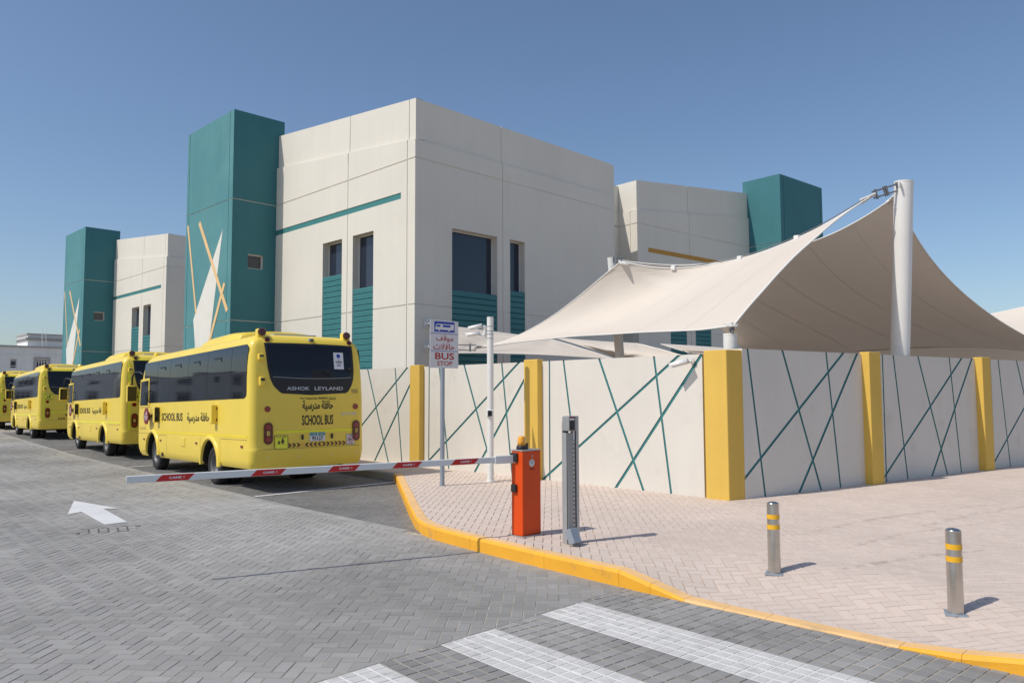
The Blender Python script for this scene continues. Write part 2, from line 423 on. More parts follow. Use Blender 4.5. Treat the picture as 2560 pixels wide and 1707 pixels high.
# arrow painted on the pavers
arrow = [(4.158, 14.733), (3.616, 13.108), (3.85, 13.26), (3.705, 11.725), (4.008, 11.722), (4.195, 13.34), (4.385, 13.189)]
mobj('painted_arrow', [(x, y, .006) for x, y in arrow], [(0, 1, 2), (2, 3, 4, 5), (0, 2, 5), (0, 5, 6)], 'paint_white', road)
# flush concrete edging between road and bus bays
ys = np.arange(8.25, 60, .9)
for y in ys:
    xa, xb = float(band_x(y)), float(band_x(y + .88))
    o = mobj('edging_stone', [(xa - .06, y, .005), (xa + .06, y, .005), (xb + .06, y + .88, .005), (xb - .06, y + .88, .005),
                          (xa - .066, y, -.01), (xa + .066, y, -.01), (xb + .066, y + .89, -.01), (xb - .066, y + .89, -.01)],
         [(0, 1, 2, 3), (0, 4, 5, 1), (1, 5, 6, 2), (2, 6, 7, 3), (3, 7, 4, 0)], 'concrete', road)
# bus bays
bay = sheet('parking_bay', [(6.3, 8.2), (10.2, 12.5), (13.2, 45), (14.6, 60), (10.3, 60), (8.6, 43), (6.9, 25), (6.25, 11)], -.0030, 'sand_joint', kind='structure')
keep_bay = lambda x, y: in_view(x, y) & (x > band_x(y) - .02) & (y > 7.9) & (kerb_near(x, y)[0] < .12)
polys = []
for p in herringbone(5.5, 14.5, 7.8, 44, ANG, .1, .005, keep_bay):
    c = np.mean(p, 0)
    if c[1] > 8.2 and c[0] - band_x(c[1]) < .15: p = clip(p, (band_x(c[1]) + .06, c[1]), (1, -.06))
    if len(p) > 2 and area(p) > .0008: polys.append(p)
lay(bay, polys, flat, 'bay_paver', 'bay_paver')
for y, x0, x1 in ((12.95, 6.55, 9.62), (20.5, 7.0, 10.2), (27.6, 7.45, 10.8), (34.8, 8.2, 11.5), (42.0, 8.9, 12.2)):
    mobj('bay_line', [(x0, y - .05, .006), (x1, y - .06, .006), (x1, y + .05, .006), (x0, y + .05, .006)], [(0, 1, 2, 3)], 'paint_white', bay)

# zebra crossing laid in small square blocks
crossing = sheet('crosswalk', [(-30, -30), (7.5, -30), (7.5, CROSS_Y), (-30, CROSS_Y)], -.0042, 'sand_joint', kind='structure')
CA = R(-4.0); CE = np.array((math.cos(CA), math.sin(CA))); CF = np.array((-math.sin(CA), math.cos(CA))); CO = np.array((4.752, 4.40)); CB = .107
grey, white = [], []
for i in range(-46, 14):
    for j in range(-44, 5):
        h = CB / 2 - .0045
        c = CO + CE * (i + .5) * CB + CF * (j + .5) * CB
        if not bool(in_view(np.array([c[0]]), np.array([c[1]]), np.array([0.]), 300, 300)[0]): continue
        d, _ = kerb_near(c[0], c[1])
        if d > .1: continue
        p = [tuple(c + CE * a * h + CF * b * h) for a, b in ((-1, -1), (1, -1), (1, 1), (-1, 1))]
        p = clip(p, (0, CROSS_Y), (0, -1), .004)
        if len(p) < 3 or area(p) < .0006: continue
        (white if (i % 10 < 5 and i < 9) else grey).append(p)
lay(crossing, grey, flat, 'cross_paver', 'block')
lay(crossing, white, flat, 'cross_white', 'painted_block')
for s in range(-4, 1):                                   # paint that ran into the joints
    a0, a1 = s * 10 * CB + .002, (s * 10 + 5) * CB - .002
    q = [tuple(CO + CE * a + CF * b) for a, b in ((a0, -4.4), (a1, -4.4), (a1, .3), (a0, .3))]
    q = clip(q, (0, CROSS_Y), (0, -1), .002)
    mobj('painted_joint', [(x, y, -.0033) for x, y in q], [tuple(range(len(q)))], 'white_joint', crossing)

# pavement
walk = None
cells = []
xs = np.arange(5.6, 26, .4)
rampsheet = lambda a, b: float(walk_z(a, b)) - (.0045 if (b > 6.2 or a > 8.2) else .011)
for x in xs:
    for y in np.arange(-4, 46, .4):
        if y > 16 and x > 13.6: continue
        k = 5 if (x < 8.3 and -.1 < y < 6.0) else 1
        h = .4 / k
        for ii in range(k):
            for jj in range(k):
                x0, y0 = x + ii * h, y + jj * h
                d, i = kerb_near(x0 + h / 2, y0 + h / 2)
                if d < -.3: continue
                p = [(x0, y0), (x0 + h, y0), (x0 + h, y0 + h), (x0, y0 + h)]
                if d < .5: p = clip(p, KP[i], KN[i], .05)
                if len(p) > 2: cells.append(p)
V, Fc = [], []
for p in cells:
    k = len(V); V += [(a, b, rampsheet(a, b)) for a, b in p]; Fc.append(tuple(range(k, k + len(p))))
walk = mobj('sidewalk', V, Fc, 'walk_joint'); walk['kind'] = 'structure'
def keep_walk(x, y):
    d, _ = kerb_near(x, y)
    inA = ((x - WA0[0]) * NA[0] + (y - WA0[1]) * NA[1]) > -.12
    inB = ((x - WB0[0]) * NB[0] + (y - WB0[1]) * NB[1]) > -.12
    return in_view(x, y, .15) & (d > KERB_W - .11) & (inA | inB) & (np.where(y > 6.3, inA, inB | (x < 11)))
polys = []
for p in herringbone(5.5, 26, -3, 44, ANG, .1, .0042, keep_walk):
    c = np.mean(p, 0); d, i = kerb_near(*c)
    if d < KERB_W + .16: p = clip(p, KP[i], KN[i], KERB_W + .004)
    if len(p) > 2 and area(p) > .0006: polys.append(p)
zcache = {}
def wz(x, y):
    k = (round(x, 3), round(y, 3))
    if k not in zcache:
        zcache[k] = SW if (y > 6.2 or x > 8.2) else float(walk_z(x, y))
    return zcache[k]
lay(walk, polys, wz, 'walk_paver', 'paver', jit=.0008)

# faint tyre marks swept across the pavement
def mark_material():
    m = bpy.data.materials.new('tyre_mark'); m.use_nodes = True; nt = m.node_tree; n = nt.nodes; l = nt.links
    b = n['Principled BSDF']; b.inputs['Base Color'].default_value = (.20, .18, .165, 1); b.inputs['Roughness'].default_value = .9
    geo = n.new('ShaderNodeNewGeometry'); t = n.new('ShaderNodeTexNoise'); t.inputs['Scale'].default_value = 9; t.inputs['Detail'].default_value = 6
    l.new(geo.outputs['Position'], t.inputs['Vector'])
    mr = n.new('ShaderNodeMapRange'); mr.inputs['From Min'].default_value = .42; mr.inputs['From Max'].default_value = .75; mr.inputs['To Max'].default_value = .26
    l.new(t.outputs['Fac'], mr.inputs['Value']); l.new(mr.outputs[0], b.inputs['Alpha']); return m
M['tyre_mark'] = mark_material()
for (x0, y0, x1, y1, bend, w) in ((8.4, 3.35, 11.6, 2.55, .16, .05), (9.2, 4.0, 13.4, 2.9, .2, .06), (7.3, 3.0, 9.8, 2.0, .12, .05), (10.4, 3.2, 14.5, 2.2, .18, .07)):
    V = []
    for k in range(17):
        t = k / 16; x = x0 + (x1 - x0) * t; y = y0 + (y1 - y0) * t + bend * 4 * t * (1 - t); ww = w * (.35 + .65 * math.sin(math.pi * min(t * 1.2 + .05, 1)))
        V += [(x, y - ww, float(walk_z(x, y - ww)) + .0055), (x, y + ww, float(walk_z(x, y + ww)) + .0055)]
    mobj('tyre_mark', V, [(2 * k, 2 * k + 2, 2 * k + 3, 2 * k + 1) for k in range(16)], 'tyre_mark', walk)

# painted kerb, stone by stone
kerb = empty('kerb', (KERB[12][0], KERB[12][1], 0)); kerb['kind'] = 'structure'
def kerb_frame(i):                                         # mitred offset direction at polyline vertex
    n0 = KN[max(i - 1, 0)]; n1 = KN[min(i, len(KN) - 1)]; s = n0 + n1; return s / max(.3, (1 + n0 @ n1))
pts = []                                                   # resample
for i in range(len(KP) - 1):
    nseg = max(1, int(round(KL[i] / .92))) if not (3.5 < KP[i][1] < 4.6 or .9 < KP[i][1] < 2.1) else max(1, int(round(KL[i] / .45)))
    for j in range(nseg):
        t = j / nseg; f0, f1 = kerb_frame(i), kerb_frame(i + 1)
        pts.append((KP[i] * (1 - t) + KP[i + 1] * t, f0 * (1 - t) + f1 * t))
pts.append((KP[-1], kerb_frame(len(KP) - 1)))
for (p, n), (q, k) in zip(pts, pts[1:]):
    d = (q - p) / np.hypot(*(q - p)); p2, q2 = p + d * .0016, q - d * .0016
    rows = []
    for c, nn in ((p2, n), (q2, k)):
        z = float(kerb_top(c[1])) + .004; zb = -.02
        prof = [(.0, zb), (-.004, max(z - .03, .004)), (.006, z - .008 if z > .04 else z - .004), (.02, z), (KERB_W, z + .001), (KERB_W + .002, z - .05)]
        rows.append([(c[0] + nn[0] * o - KERB[12][0], c[1] + nn[1] * o - KERB[12][1], zz) for o, zz in prof])
    v = rows[0] + rows[1]; m = 6
    f = [(i, i + 1, m + i + 1, m + i) for i in range(5)] + [tuple(range(6))[::-1], tuple(range(6, 12))]
    far = p[1] > 13.2
    o = mobj('kerb_stone', v, f, ['concrete', 'concrete'] if far else ['kerb_paint', 'kerb_top'], kerb, fm=[0, 0, 0, 1, 1, 0, 0] if max(kerb_top(p[1]), kerb_top(q[1])) > .03 else [1] * 7)

# ------------------------------------------------------------------ school blocks
def cellmesh(name, us, zs, holes, depth_of, f, m, parent, back, top=None, noend=()):
    """wall sheet in (u,z): cells outside the holes are faces at n=-depth, steps and reveals are closed. top(u): sloped top edge"""
    us = sorted(set(round(u, 4) for u in us)); zs = sorted(set(round(z, 4) for z in zs))
    V, Fc = [], []; zmax = zs[-1]
    Z = lambda u, z: top(u) if (top and z == zmax) else z
    def quad(*p): k = len(V); V.extend(p); Fc.append((k, k + 1, k + 2, k + 3))
    nu, nz = len(us) - 1, len(zs) - 1
    def hole(i, j):
        if i < 0 or j < 0 or i >= nu or j >= nz: return None
        c = ((us[i] + us[i + 1]) / 2, (zs[j] + zs[j + 1]) / 2)
        return any(a < c[0] < b and p < c[1] < q for a, b, p, q in holes)
    for i in range(nu):
        for j in range(nz):
            u0, u1, z0, z1 = us[i], us[i + 1], zs[j], zs[j + 1]
            if hole(i, j): continue
            quad(f(u0, -depth_of, Z(u0, z0)), f(u1, -depth_of, Z(u1, z0)), f(u1, -depth_of, Z(u1, z1)), f(u0, -depth_of, Z(u0, z1)))
            for di, dj, (a, b) in ((-1, 0, ((u0, z0), (u0, z1))), (1, 0, ((u1, z0), (u1, z1))), (0, -1, ((u0, z0), (u1, z0))), (0, 1, ((u0, z1), (u1, z1)))):
                h = hole(i + di, j + dj)
                if h is False: continue
                if h is None and dj == 0 and round(a[0], 4) in noend: continue
                bk = back if h else min(back, depth_of + .05)
                quad(f(a[0], -depth_of, Z(*a)), f(b[0], -depth_of, Z(*b)), f(b[0], -bk, Z(*b)), f(a[0], -bk, Z(*a)))
    return mobj(name, V, Fc, m, parent)
GR = .017                                                   # half width of the render joints
def facade(root, f, length, vjoints, zjoints, holes, top, name='wall_panel', m='plaster', strip=None, z0=.1, reveal=.32):
    """backing sheet plus one panel between each pair of joints"""
    zt = zjoints[-1] if top is None else None
    ue = [0] + [v for v in vjoints] + [length]
    ze = [z0] + list(zjoints)
    hs = list(holes) + ([strip] if strip else [])
    cellmesh('wall', [0, length] + [h for q in hs for h in q[:2]], [z0, ze[-1] - .03] + [h for q in hs for h in q[2:]], holes, .022, f, 'plaster', root, reveal, noend=(0, round(length, 4)))
    for a, b in zip(ue, ue[1:]):
        for p, q in zip(ze, ze[1:]):
            lo, hi = a + (GR if a > 0 else 0), b - (GR if b < length else 0)
            bo, to = p + (GR if p > z0 else 0), q - (GR if q < ze[-1] else 0)
            hh = [(max(lo, h[0]), min(hi, h[1]), max(bo, h[2]), min(to, h[3])) for h in hs if h[0] < hi and h[1] > lo and h[2] < to and h[3] > bo]
            tf = top if (q == ze[-1] and top) else None
            cellmesh(name, [lo, hi] + [h for w in hh for h in w[:2]], [bo, to] + [h for w in hh for h in w[2:]], hh, 0.0, f, m, root, .024, tf, noend=(0, round(length, 4)))
def boxes(name, bl, m, parent, xf):
    """several boxes of one part in one mesh"""
    V, Fc = [], []
    for a, b in bl:
        k = len(V); V += [tuple(xf(*v)) for v in boxv(a, b)]; Fc += [tuple(i + k for i in q) for q in BOXF]
    return mobj(name, V, Fc, m, parent)
def window(root, f, u0, u1, z0, z1, back=.30, split=None):
    w = .038; o, i = -back + .05, -back
    bl = [((u0, i, z0), (u0 + w, o, z1)), ((u1 - w, i, z0), (u1, o, z1)), ((u0 + w, i, z0), (u1 - w, o - .001, z0 + w)), ((u0 + w, i, z1 - w), (u1 - w, o - .001, z1))]
    if split: bl.append(((split - .02, i, z0 + w), (split + .02, o - .004, z1 - w)))
    wd = boxes('window', bl, 'frame_white', root, f)
    box('pane', (u0 + w, -back + .012, z0 + w), (u1 - w, -back + .024, z1 - w), 'glass', wd, xf=lambda x, y, z: f(x, y, z))
def louvre(root, f, u0, u1, z0, z1, pitch=.19):
    lv = box('louvre_panel', (u0, -.12, z0), (u1, -.07, z1), 'teal_slat', root, xf=lambda x, y, z: f(x, y, z))
    z = z1 - pitch
    while z > z0 - .01:
        poly = [(-.068, z + .012), (-.012, z + .012), (-.012, z + pitch - .03), (-.034, z + pitch - .002), (-.068, z + pitch - .002)]
        n = len(poly)
        v = [f(u0 + .012, a, b) for a, b in poly] + [f(u1 - .012, a, b) for a, b in poly]
        mobj('slat', v, [tuple(range(n)), tuple(range(n, 2 * n))[::-1]] + [(i, (i + 1) % n, n + (i + 1) % n, n + i) for i in range(n)], 'teal_slat', lv)
        z -= pitch
def school_block(label, P0, ud, nd, strip_mat, side_len, side_windows=True, cj=True):
    P0 = Vector(P0); ud = Vector(ud).normalized(); nd = Vector(nd).normalized(); zv = Vector((0, 0, 1))
    root = empty('school_building', P0); tag(root, label, 'building', 'school blocks behind the boundary wall')
    f = lambda u, n, z: ud * u + nd * n + zv * z                    # front face, local to root
    g = lambda v, n, z: -nd * v - ud * n + zv * z                   # side face (around the corner)
    L = 8.7; T0, T1, TP = 8.70, 12.87, 1.77
    holes = [(2.19, 3.39, 5.31, 7.13), (2.19, 3.39, .1, 5.31), (4.05, 5.28, 5.92, 7.13), (4.05, 5.28, .1, 5.92)]
    strip = (.72, L, 7.92, 8.12)
    facade(root, f, L, [.40, 3.72] if cj else [3.72], [4.54, 9.10, 9.68], [(2.19, 3.39, .1, 7.13), (4.05, 5.28, .1, 7.13)], lambda u: 9.68 + .9 * u / L, strip=strip)
    box('coloured_strip', (.72, -.06, 7.92), (L, -.02, 8.12), strip_mat, root, xf=f)
    window(root, f, 2.19, 3.39, 5.31, 7.13); window(root, f, 4.05, 5.28, 5.92, 7.13)
    louvre(root, f, 2.19, 3.39, 2.0, 5.31); louvre(root, f, 4.05, 5.28, 2.0, 5.92)
    # parapet, set back above the ledge
    S = .07
    def par(nm, ff, a, b, ta, tb, la, lb, s0, s1):
        v = [ff(a, -s0, la), ff(b, -s1, lb), ff(b, -s1, tb), ff(a, -s0, ta), ff(a, -s0 - .3, ta), ff(b, -s1 - .3, tb), ff(b, -s1 - .3, lb - .3), ff(a, -s0 - .3, la - .3)]
        return mobj(nm, v, [(0, 1, 2, 3), (3, 2, 5, 4), (4, 5, 6, 7), (1, 6, 5, 2)] + ([(0, 3, 4, 7)] if a > .2 else []), 'plaster', root)
    led = lambda u: 9.68 + .9 * u / L - .02; tp = lambda u: 11.0 + .87 * u / L
    for a, b in (((S, .40 - GR), (.40 + GR, 3.72 - GR), (3.72 + GR, L)) if cj else ((S, 3.72 - GR), (3.72 + GR, L))): par('parapet', f, a, b, tp(a), tp(b), led(a), led(b), S, S)
    par('parapet_backing', f, S + .03, L, tp(S) - .02, tp(L) - .02, led(S), led(L), S + .02, S + .02)
    mobj('ledge', [f(0, -.001, 9.679), f(L, -.001, 10.579), f(L, -.4, 10.6), f(.0, -.4, 9.70)], [(0, 1, 2, 3)], 'plaster', root)
    # side face
    sh = [(1.50, 3.52, .1, 7.10), (4.13, 4.87, .1, 7.10)] if side_windows else []
    facade(root, g, side_len, [3.78] if side_len > 5 else [.38], [4.54, 9.10, 9.68], sh, None)
    vs = [S, 3.78 - GR, 3.78 + GR, side_len] if side_len > 5 else [S, side_len]
    for a, b in zip(vs[::2], vs[1::2]): par('parapet', g, a, b, 11.0, 11.0, 9.66, 9.66, S, S)
    par('parapet_backing', g, S + .03, side_len, 10.98, 10.98, 9.66, 9.66, S + .02, S + .02)
    mobj('ledge', [g(0, -.001, 9.679), g(side_len, -.001, 9.679), g(side_len, -.4, 9.70), g(0, -.4, 9.70)], [(0, 1, 2, 3)], 'plaster', root)
    if side_windows:
        window(root, g, 1.50, 3.52, 5.11, 7.10); window(root, g, 4.13, 4.87, 5.33, 7.10)
        louvre(root, g, 1.50, 3.52, .6, 5.11); louvre(root, g, 4.13, 4.87, .6, 5.33)
    # roof slab and inner core that closes the block
    D = max(side_len, 9.9)
    def solid(nm, u0, u1, n0, n1, z0, z1, m):
        return box(nm, (u0, n0, z0), (u1, n1, z1), m, root, xf=f)
    solid('roof', .3, 14.0, -D, -.36, 9.2, 9.5, 'concrete')
    solid('core', .4, 14.0, -D, -.42, .0, 9.18, 'dark_gap')
    solid('end_wall', 14.0, 14.3, -D, -.02, .0, 11.0, 'plaster')
    solid('rear_wall', .12, 14.3, -D - .3, -D, .0, 11.0, 'plaster')
    # stair tower
    tf = lambda u, n, z: f(T0 + u, TP + n, z)                      # long face
    ts = lambda v, n, z: f(T0 - n, TP - v, z)                      # face towards the corner, v runs inwards
    tb = lambda v, n, z: f(T1 + n, TP - v, z)
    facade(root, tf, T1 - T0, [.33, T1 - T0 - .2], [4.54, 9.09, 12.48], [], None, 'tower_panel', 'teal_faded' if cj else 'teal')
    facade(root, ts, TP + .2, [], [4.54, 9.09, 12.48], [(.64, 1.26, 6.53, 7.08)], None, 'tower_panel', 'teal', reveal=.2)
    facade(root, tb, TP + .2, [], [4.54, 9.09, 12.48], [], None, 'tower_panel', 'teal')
    box('tower_top', (.03, -(TP + .2), 12.3), (T1 - T0 - .03, -.03, 12.47), 'teal', root, xf=tf)
    box('tower_core', (.23, -(TP + .2), .1), (T1 - T0 - .1, -.1, 12.2), 'teal', root, xf=tf)
    box('tower_back', (.0, -(TP + .3), 9.0), (T1 - T0, -(TP + .2), 12.48), 'teal', root, xf=tf)
    window(root, ts, .64, 1.26, 6.53, 7.08, back=.17)
    # painted shapes on the tower
    mf = lambda u, z, w: f(u, TP + .003 + w, z)
    wq = [(9.47, 8.03), (11.95, 4.76), (11.74, 3.79), (11.68, 2.6), (10.55, 2.6), (10.46, 3.73), (10.28, 4.46)]
    extr('mural_shape', wq, mf, .004, 'mural_white', root)
    def stroke(a, b, w, k):
        a = Vector(a); b = Vector(b); d = (b - a).normalized(); p = Vector((-d.y, d.x)) * w / 2
        q = [tuple(a - p), tuple(b - p), tuple(b + p), tuple(a + p)]
        extr('mural_stroke', q, lambda u, z, w: f(u, TP + k + w, z), .004, 'mural_tan', root)
    stroke((12.69, 8.67), (11.7, 5.0), .13, .005); stroke((11.57, 8.62), (8.95, 4.89), .19, .0075); stroke((9.22, 5.95), (11.1, 2.6), .17, .010)
    return root, f, g
blk1, F1, G1 = school_block('nearest cream school block with a tall teal tower and murals, beside the first bus', (14.472, 18.575, 0), (0, 1, 0), (-1, 0, 0), 'teal_line', 9.93)
blk2, F2, G2 = school_block('smaller looking cream block with teal tower at far left, farther down the road', (16.972, 44.652, 0), (0, 1, 0), (-1, 0, 0), 'teal_line', 9.93, True)
a = R(-4.36)
blk3, F3, G3 = school_block('cream block with ochre strip and plain teal tower behind the big shade sail', (27.06, 19.27, 0), (math.cos(a), math.sin(a), 0), (math.sin(a), -math.cos(a), 0), 'ochre', 2.6, False, False)
# low link between the near block and the right-hand block
lk = empty('link_wall', (25.7, 20.3, 0)); tag(lk, 'narrow recessed cream wall joining two school blocks', 'wall')
box('wall', (-1.6, 0, 0), (1.5, .4, 9.085), 'plaster', lk); box('wall', (-1.6, .01, 9.115), (1.5, .4, 9.66), 'plaster', lk)
box('parapet', (-1.6, .07, 9.66), (1.5, .4, 10.94), 'plaster', lk)

# ------------------------------------------------------------------ boundary wall
PAT = [((.20, 1), (.19, 0), .034), ((.57, 1), (.93, 0), .040), ((1.45, 1), (2.42, 0), .046), ((2.66, 1), (2.97, 0), .040),
       ((3.17, 1), (.03, .03), .046), ((3.60, 1), (1.76, 0), .053)]
def groove_panel(root, f, width, z0, z1, shift=0.0, thick=.22):
    """plaster panel with teal painted grooves sunk into the face; t runs left to right, f(t, out, z)"""
    bm = bmesh.new()
    vs = [bm.verts.new((t, z, 0)) for t, z in ((0, z0), (width, z0), (width, z1), (0, z1))]
    bm.faces.new(vs)
    strips = []
    for (ta, fa), (tb, fb), w in PAT:
        a = Vector((ta + shift, z0 + (z1 - z0) * fa)); b = Vector((tb + shift, z0 + (z1 - z0) * fb))
        d = (b - a).normalized(); n = Vector((-d.y, d.x)); hw = w / 2
        strips.append((a, n, hw))
        for s in (-1, 1):
            g = bm.verts[:] + bm.edges[:] + bm.faces[:]
            p = a + n * hw * s
            bmesh.ops.bisect_plane(bm, geom=g, plane_co=(p.x, p.y, 0), plane_no=(n.x, n.y, 0), dist=1e-5)
    sel = []
    for fc in bm.faces:
        c = fc.calc_center_median()
        if any(abs((Vector((c.x, c.y)) - a).dot(n)) < hw - 1e-4 for a, n, hw in strips): sel.append(fc)
    for fc in sel: fc.material_index = 1
    r = bmesh.ops.extrude_face_region(bm, geom=sel)
    nv = [e for e in r['geom'] if isinstance(e, bmesh.types.BMVert)]
    for v in nv: v.co.z -= .014
    bmesh.ops.delete(bm, geom=[fc for fc in sel if fc.is_valid], context='FACES_ONLY')
    for fc in bm.faces:
        zz = [v.co.z for v in fc.verts]
        fc.material_index = 1 if min(zz) < -.001 else 0
    # sides, top and back
    q = [(0, z0), (width, z0), (width, z1), (0, z1)]
    fr = [bm.verts.new((t, z, 0)) for t, z in q]; bk = [bm.verts.new((t, z, -thick)) for t, z in q]
    for i in range(4): bm.faces.new((fr[i], fr[(i + 1) % 4], bk[(i + 1) % 4], bk[i]))
    bm.faces.new(bk[::-1])
    for v in bm.verts: v.co = Vector(f(v.co.x, v.co.z, v.co.y))
    return bmobj('wall_panel', bm, ['plaster_wall', 'teal_line'], root, normals=False)
def pillar(root, f, t0, t1, z1, out=.15, m='pillar'):
    return box('pillar', (t0, -.04, .05), (t1, out, z1), m, root, bev=.012, xf=f)
wallA = empty('boundary_wall', (*WA0, 0)); tag(wallA, 'sunlit cream boundary wall with teal crossing lines, behind the buses and barrier', 'wall')
wA = lambda end: (lambda t, n, z: (DA[0] * (end - t) + NA[0] * n, DA[1] * (end - t) + NA[1] * n, z))
# pillars at s = 0 (corner), 3.81, 7.64, ...
ends = [3.62, 7.44, 11.26, 15.1, 18.9, 22.7, 26.5, 30.3]
start = .02
for e in ends:
    fa = wA(e); groove_panel(wallA, fa, e - start, .10, 2.425)
    pillar(wallA, wA(e + .38), 0.0, .38, 2.465, .13)
    box('pier', (0, -.20, .05), (.38, -.041, 2.42), 'plaster_wall', wallA, xf=wA(e + .38))
    start = e + .38
wallB = empty('boundary_wall', (*WB0, 0)); tag(wallB, 'shaded stretch of cream boundary wall right of the corner pillar', 'wall')
wB = lambda s: (lambda t, n, z: (DB[0] * (s + t) + NB[0] * n, DB[1] * (s + t) + NB[1] * n, z))
groove_panel(wallB, wB(-.02), 3.30, .10, 2.50, shift=-.44)
pillar(wallB, wB(3.27), 0, .37, 2.53, .15); box('pier', (0.011, -.20, .05), (.37, -.041, 2.495), 'plaster_wall', wallB, xf=wB(3.27))
for s in (3.64, 7.85, 12.06):
    groove_panel(wallB, wB(s), 3.84, .10, 2.50, shift=.12)
    pillar(wallB, wB(s + 3.84), 0, .37, 2.53, .15); box('pier', (0, -.20, .05), (.37, -.041, 2.495), 'plaster_wall', wallB, xf=wB(s + 3.84))
# corner pillar: two faces seen
cp = [(10.823, 6.469), (10.831, 6.073), (11.186, 5.985), (11.45, 6.1), (11.35, 6.45)]
bm = bmesh.new(); lo = [bm.verts.new((x - WA0[0], y - WA0[1], .05)) for x, y in cp]; hi = [bm.verts.new((x - WA0[0], y - WA0[1], 2.475)) for x, y in cp]
bm.faces.new(lo[::-1]); bm.faces.new(hi)
for i in range(5): bm.faces.new((lo[i], lo[(i + 1) % 5], hi[(i + 1) % 5], hi[i]))
bmesh.ops.bevel(bm, geom=bm.edges[:], offset=.012, segments=2, profile=.5, affect='EDGES')
bmobj('corner_pillar', bm, 'pillar', wallA)

# ------------------------------------------------------------------ far villas
def villa(label, origin, ud, nd, width, wins, head, group=None):
    ud = Vector(ud); nd = Vector(nd); zv = Vector((0, 0, 1))
    root = empty('villa', origin); tag(root, label, 'villa', group)
    f = lambda u, n, z: ud * u + nd * n + zv * z
    hs = [(u0, u1, z0, z1) for u0, u1, z0, z1, k in wins]
    cellmesh('wall', [0, width] + [h for q in hs for h in q[:2]], [0, 6.42] + [h for q in hs for h in q[2:]], hs, 0, f, 'villa', root, .25)
    box('side_wall', (0, -12, 0), (width, -.26, 6.40), 'villa', root, xf=f)
    box('cornice', (-.12, -.3, 6.40), (width + .12, .14, 6.56), 'villa_trim', root, xf=f)
    box('band', (0, .002, 5.66), (width, .05, 5.72), 'villa', root, xf=f)
    for u0, u1, z0, z1, k in wins:
        w = .07
        bl = [((u0 + (u1 - u0 - w) * i / k, -.168, z0), (u0 + (u1 - u0 - w) * i / k + w, -.1, z1)) for i in range(k + 1)]
        bl += [((u0 + w, -.166, z), (u1 - w, -.101, z + w)) for z in (z0, z0 + (z1 - z0) * .22, z0 + (z1 - z0) * .78, z1 - w)]
        wd = boxes('window', bl, 'frame_white', root, f)
        box('pane', (u0, -.2, z0), (u1, -.17, z1), 'glass', wd, xf=f)
        if k > 1:
            for a, b, c, d in ((u0 - .22, u0, z0 - .2, z1 + .2), (u1, u1 + .22, z0 - .2, z1 + .2), (u0, u1, z1, z1 + .2), (u0, u1, z0 - .2, z0)):
                box('surround', (a, .002, c), (b, .06, d), 'villa_trim', wd, xf=f)
    if head:
        a, b = head
        box('stair_head', (a, -5, 6.3), (b, -1.0, 7.15), 'villa', root, xf=f)
        for z0, z1, o in ((7.15, 7.3, .08), (7.3, 7.44, .22), (7.44, 7.72, .02), (7.72, 7.86, .14)):
            box('cornice', (a - o, -5 - o, z0), (b + o, -1.0 + o, z1), 'villa_trim' if o > .05 else 'villa', root, xf=f)
    return root, f
vr, vf = villa('white flat-roofed villa in the distance behind the farthest bus', (13.0, 86, 0), (1, 0, 0), (0, -1, 0), 16,
      [(5.32, 5.89, 4.36, 5.27, 1), (7.5, 8.5, 4.05, 5.29, 4), (1.8, 2.8, 4.05, 5.29, 4), (11.5, 12.5, 4.05, 5.29, 4), (7.5, 8.5, .9, 2.3, 4)], (6.96, 14))
ld = empty('roof_ladder', (21.1, 86.4, 6.5)); tag(ld, 'white metal ladder standing against the roof box of the far villa', 'ladder')
for x in (0, .34): rod('rail', (x, 0, .05), (x + .02, .55, 1.95), .025, 'white_metal', ld, n=6)
for z in (.3, .62, .94, 1.26): rod('rung', (0, z * .28, z), (.34, z * .28, z), .018, 'white_metal', ld, n=6)
for xx, lb in ((-42, 'white villa down the road, leftmost of those mirrored in the bus windows'), (-23, 'white villa down the road mirrored in the rear half of the first bus windows'),
               (-4, 'white villa down the road mirrored in the second bus windows')):
    villa(lb, (xx, 112 - xx * .1, 0), (1, 0, 0), (0, -1, 0), 17, [(2, 3, 3.6, 5.0, 2), (5, 5.8, 3.8, 5.0, 1), (9, 10.6, 3.6, 5.0, 3), (13.5, 14.5, 3.6, 5.0, 2),
          (2, 3, .8, 2.3, 2), (9, 10.6, .8, 2.3, 3), (13.5, 14.5, .8, 2.3, 2)], (3, 8) if xx > -30 else (9, 14), 'villas down the road seen as reflections')

# ------------------------------------------------------------------ shade sails
def coons(AB, BC, CD, DA, N=24):
    def crv(e):
        e = np.array(e); t = np.linspace(0, 1, len(e)); s = np.linspace(0, 1, N + 1)
        # smooth resampling (Catmull-Rom)
        out = []
        for q in s:
            i = min(int(q * (len(e) - 1)), len(e) - 2); u = q * (len(e) - 1) - i
            p0, p1, p2, p3 = e[max(i - 1, 0)], e[i], e[i + 1], e[min(i + 2, len(e) - 1)]
            out.append(.5 * (2 * p1 + (p2 - p0) * u + (2 * p0 - 5 * p1 + 4 * p2 - p3) * u * u + (3 * p1 - p0 - 3 * p2 + p3) * u ** 3))
        return np.array(out)
    c0, c1 = crv(AB), crv(CD[::-1])          # v=0 : A->B, v=1 : D->C
    d0, d1 = crv(DA[::-1]), crv(BC)          # u=0 : A->D, u=1 : B->C
    u = np.linspace(0, 1, N + 1)[None, :, None]; v = np.linspace(0, 1, N + 1)[:, None, None]
    P = (1 - v) * c0[None] + v * c1[None] + (1 - u) * d0[:, None] + u * d1[:, None] \
        - ((1 - u) * (1 - v) * c0[0] + u * (1 - v) * c0[-1] + (1 - u) * v * c1[0] + u * v * c1[-1])
    return P
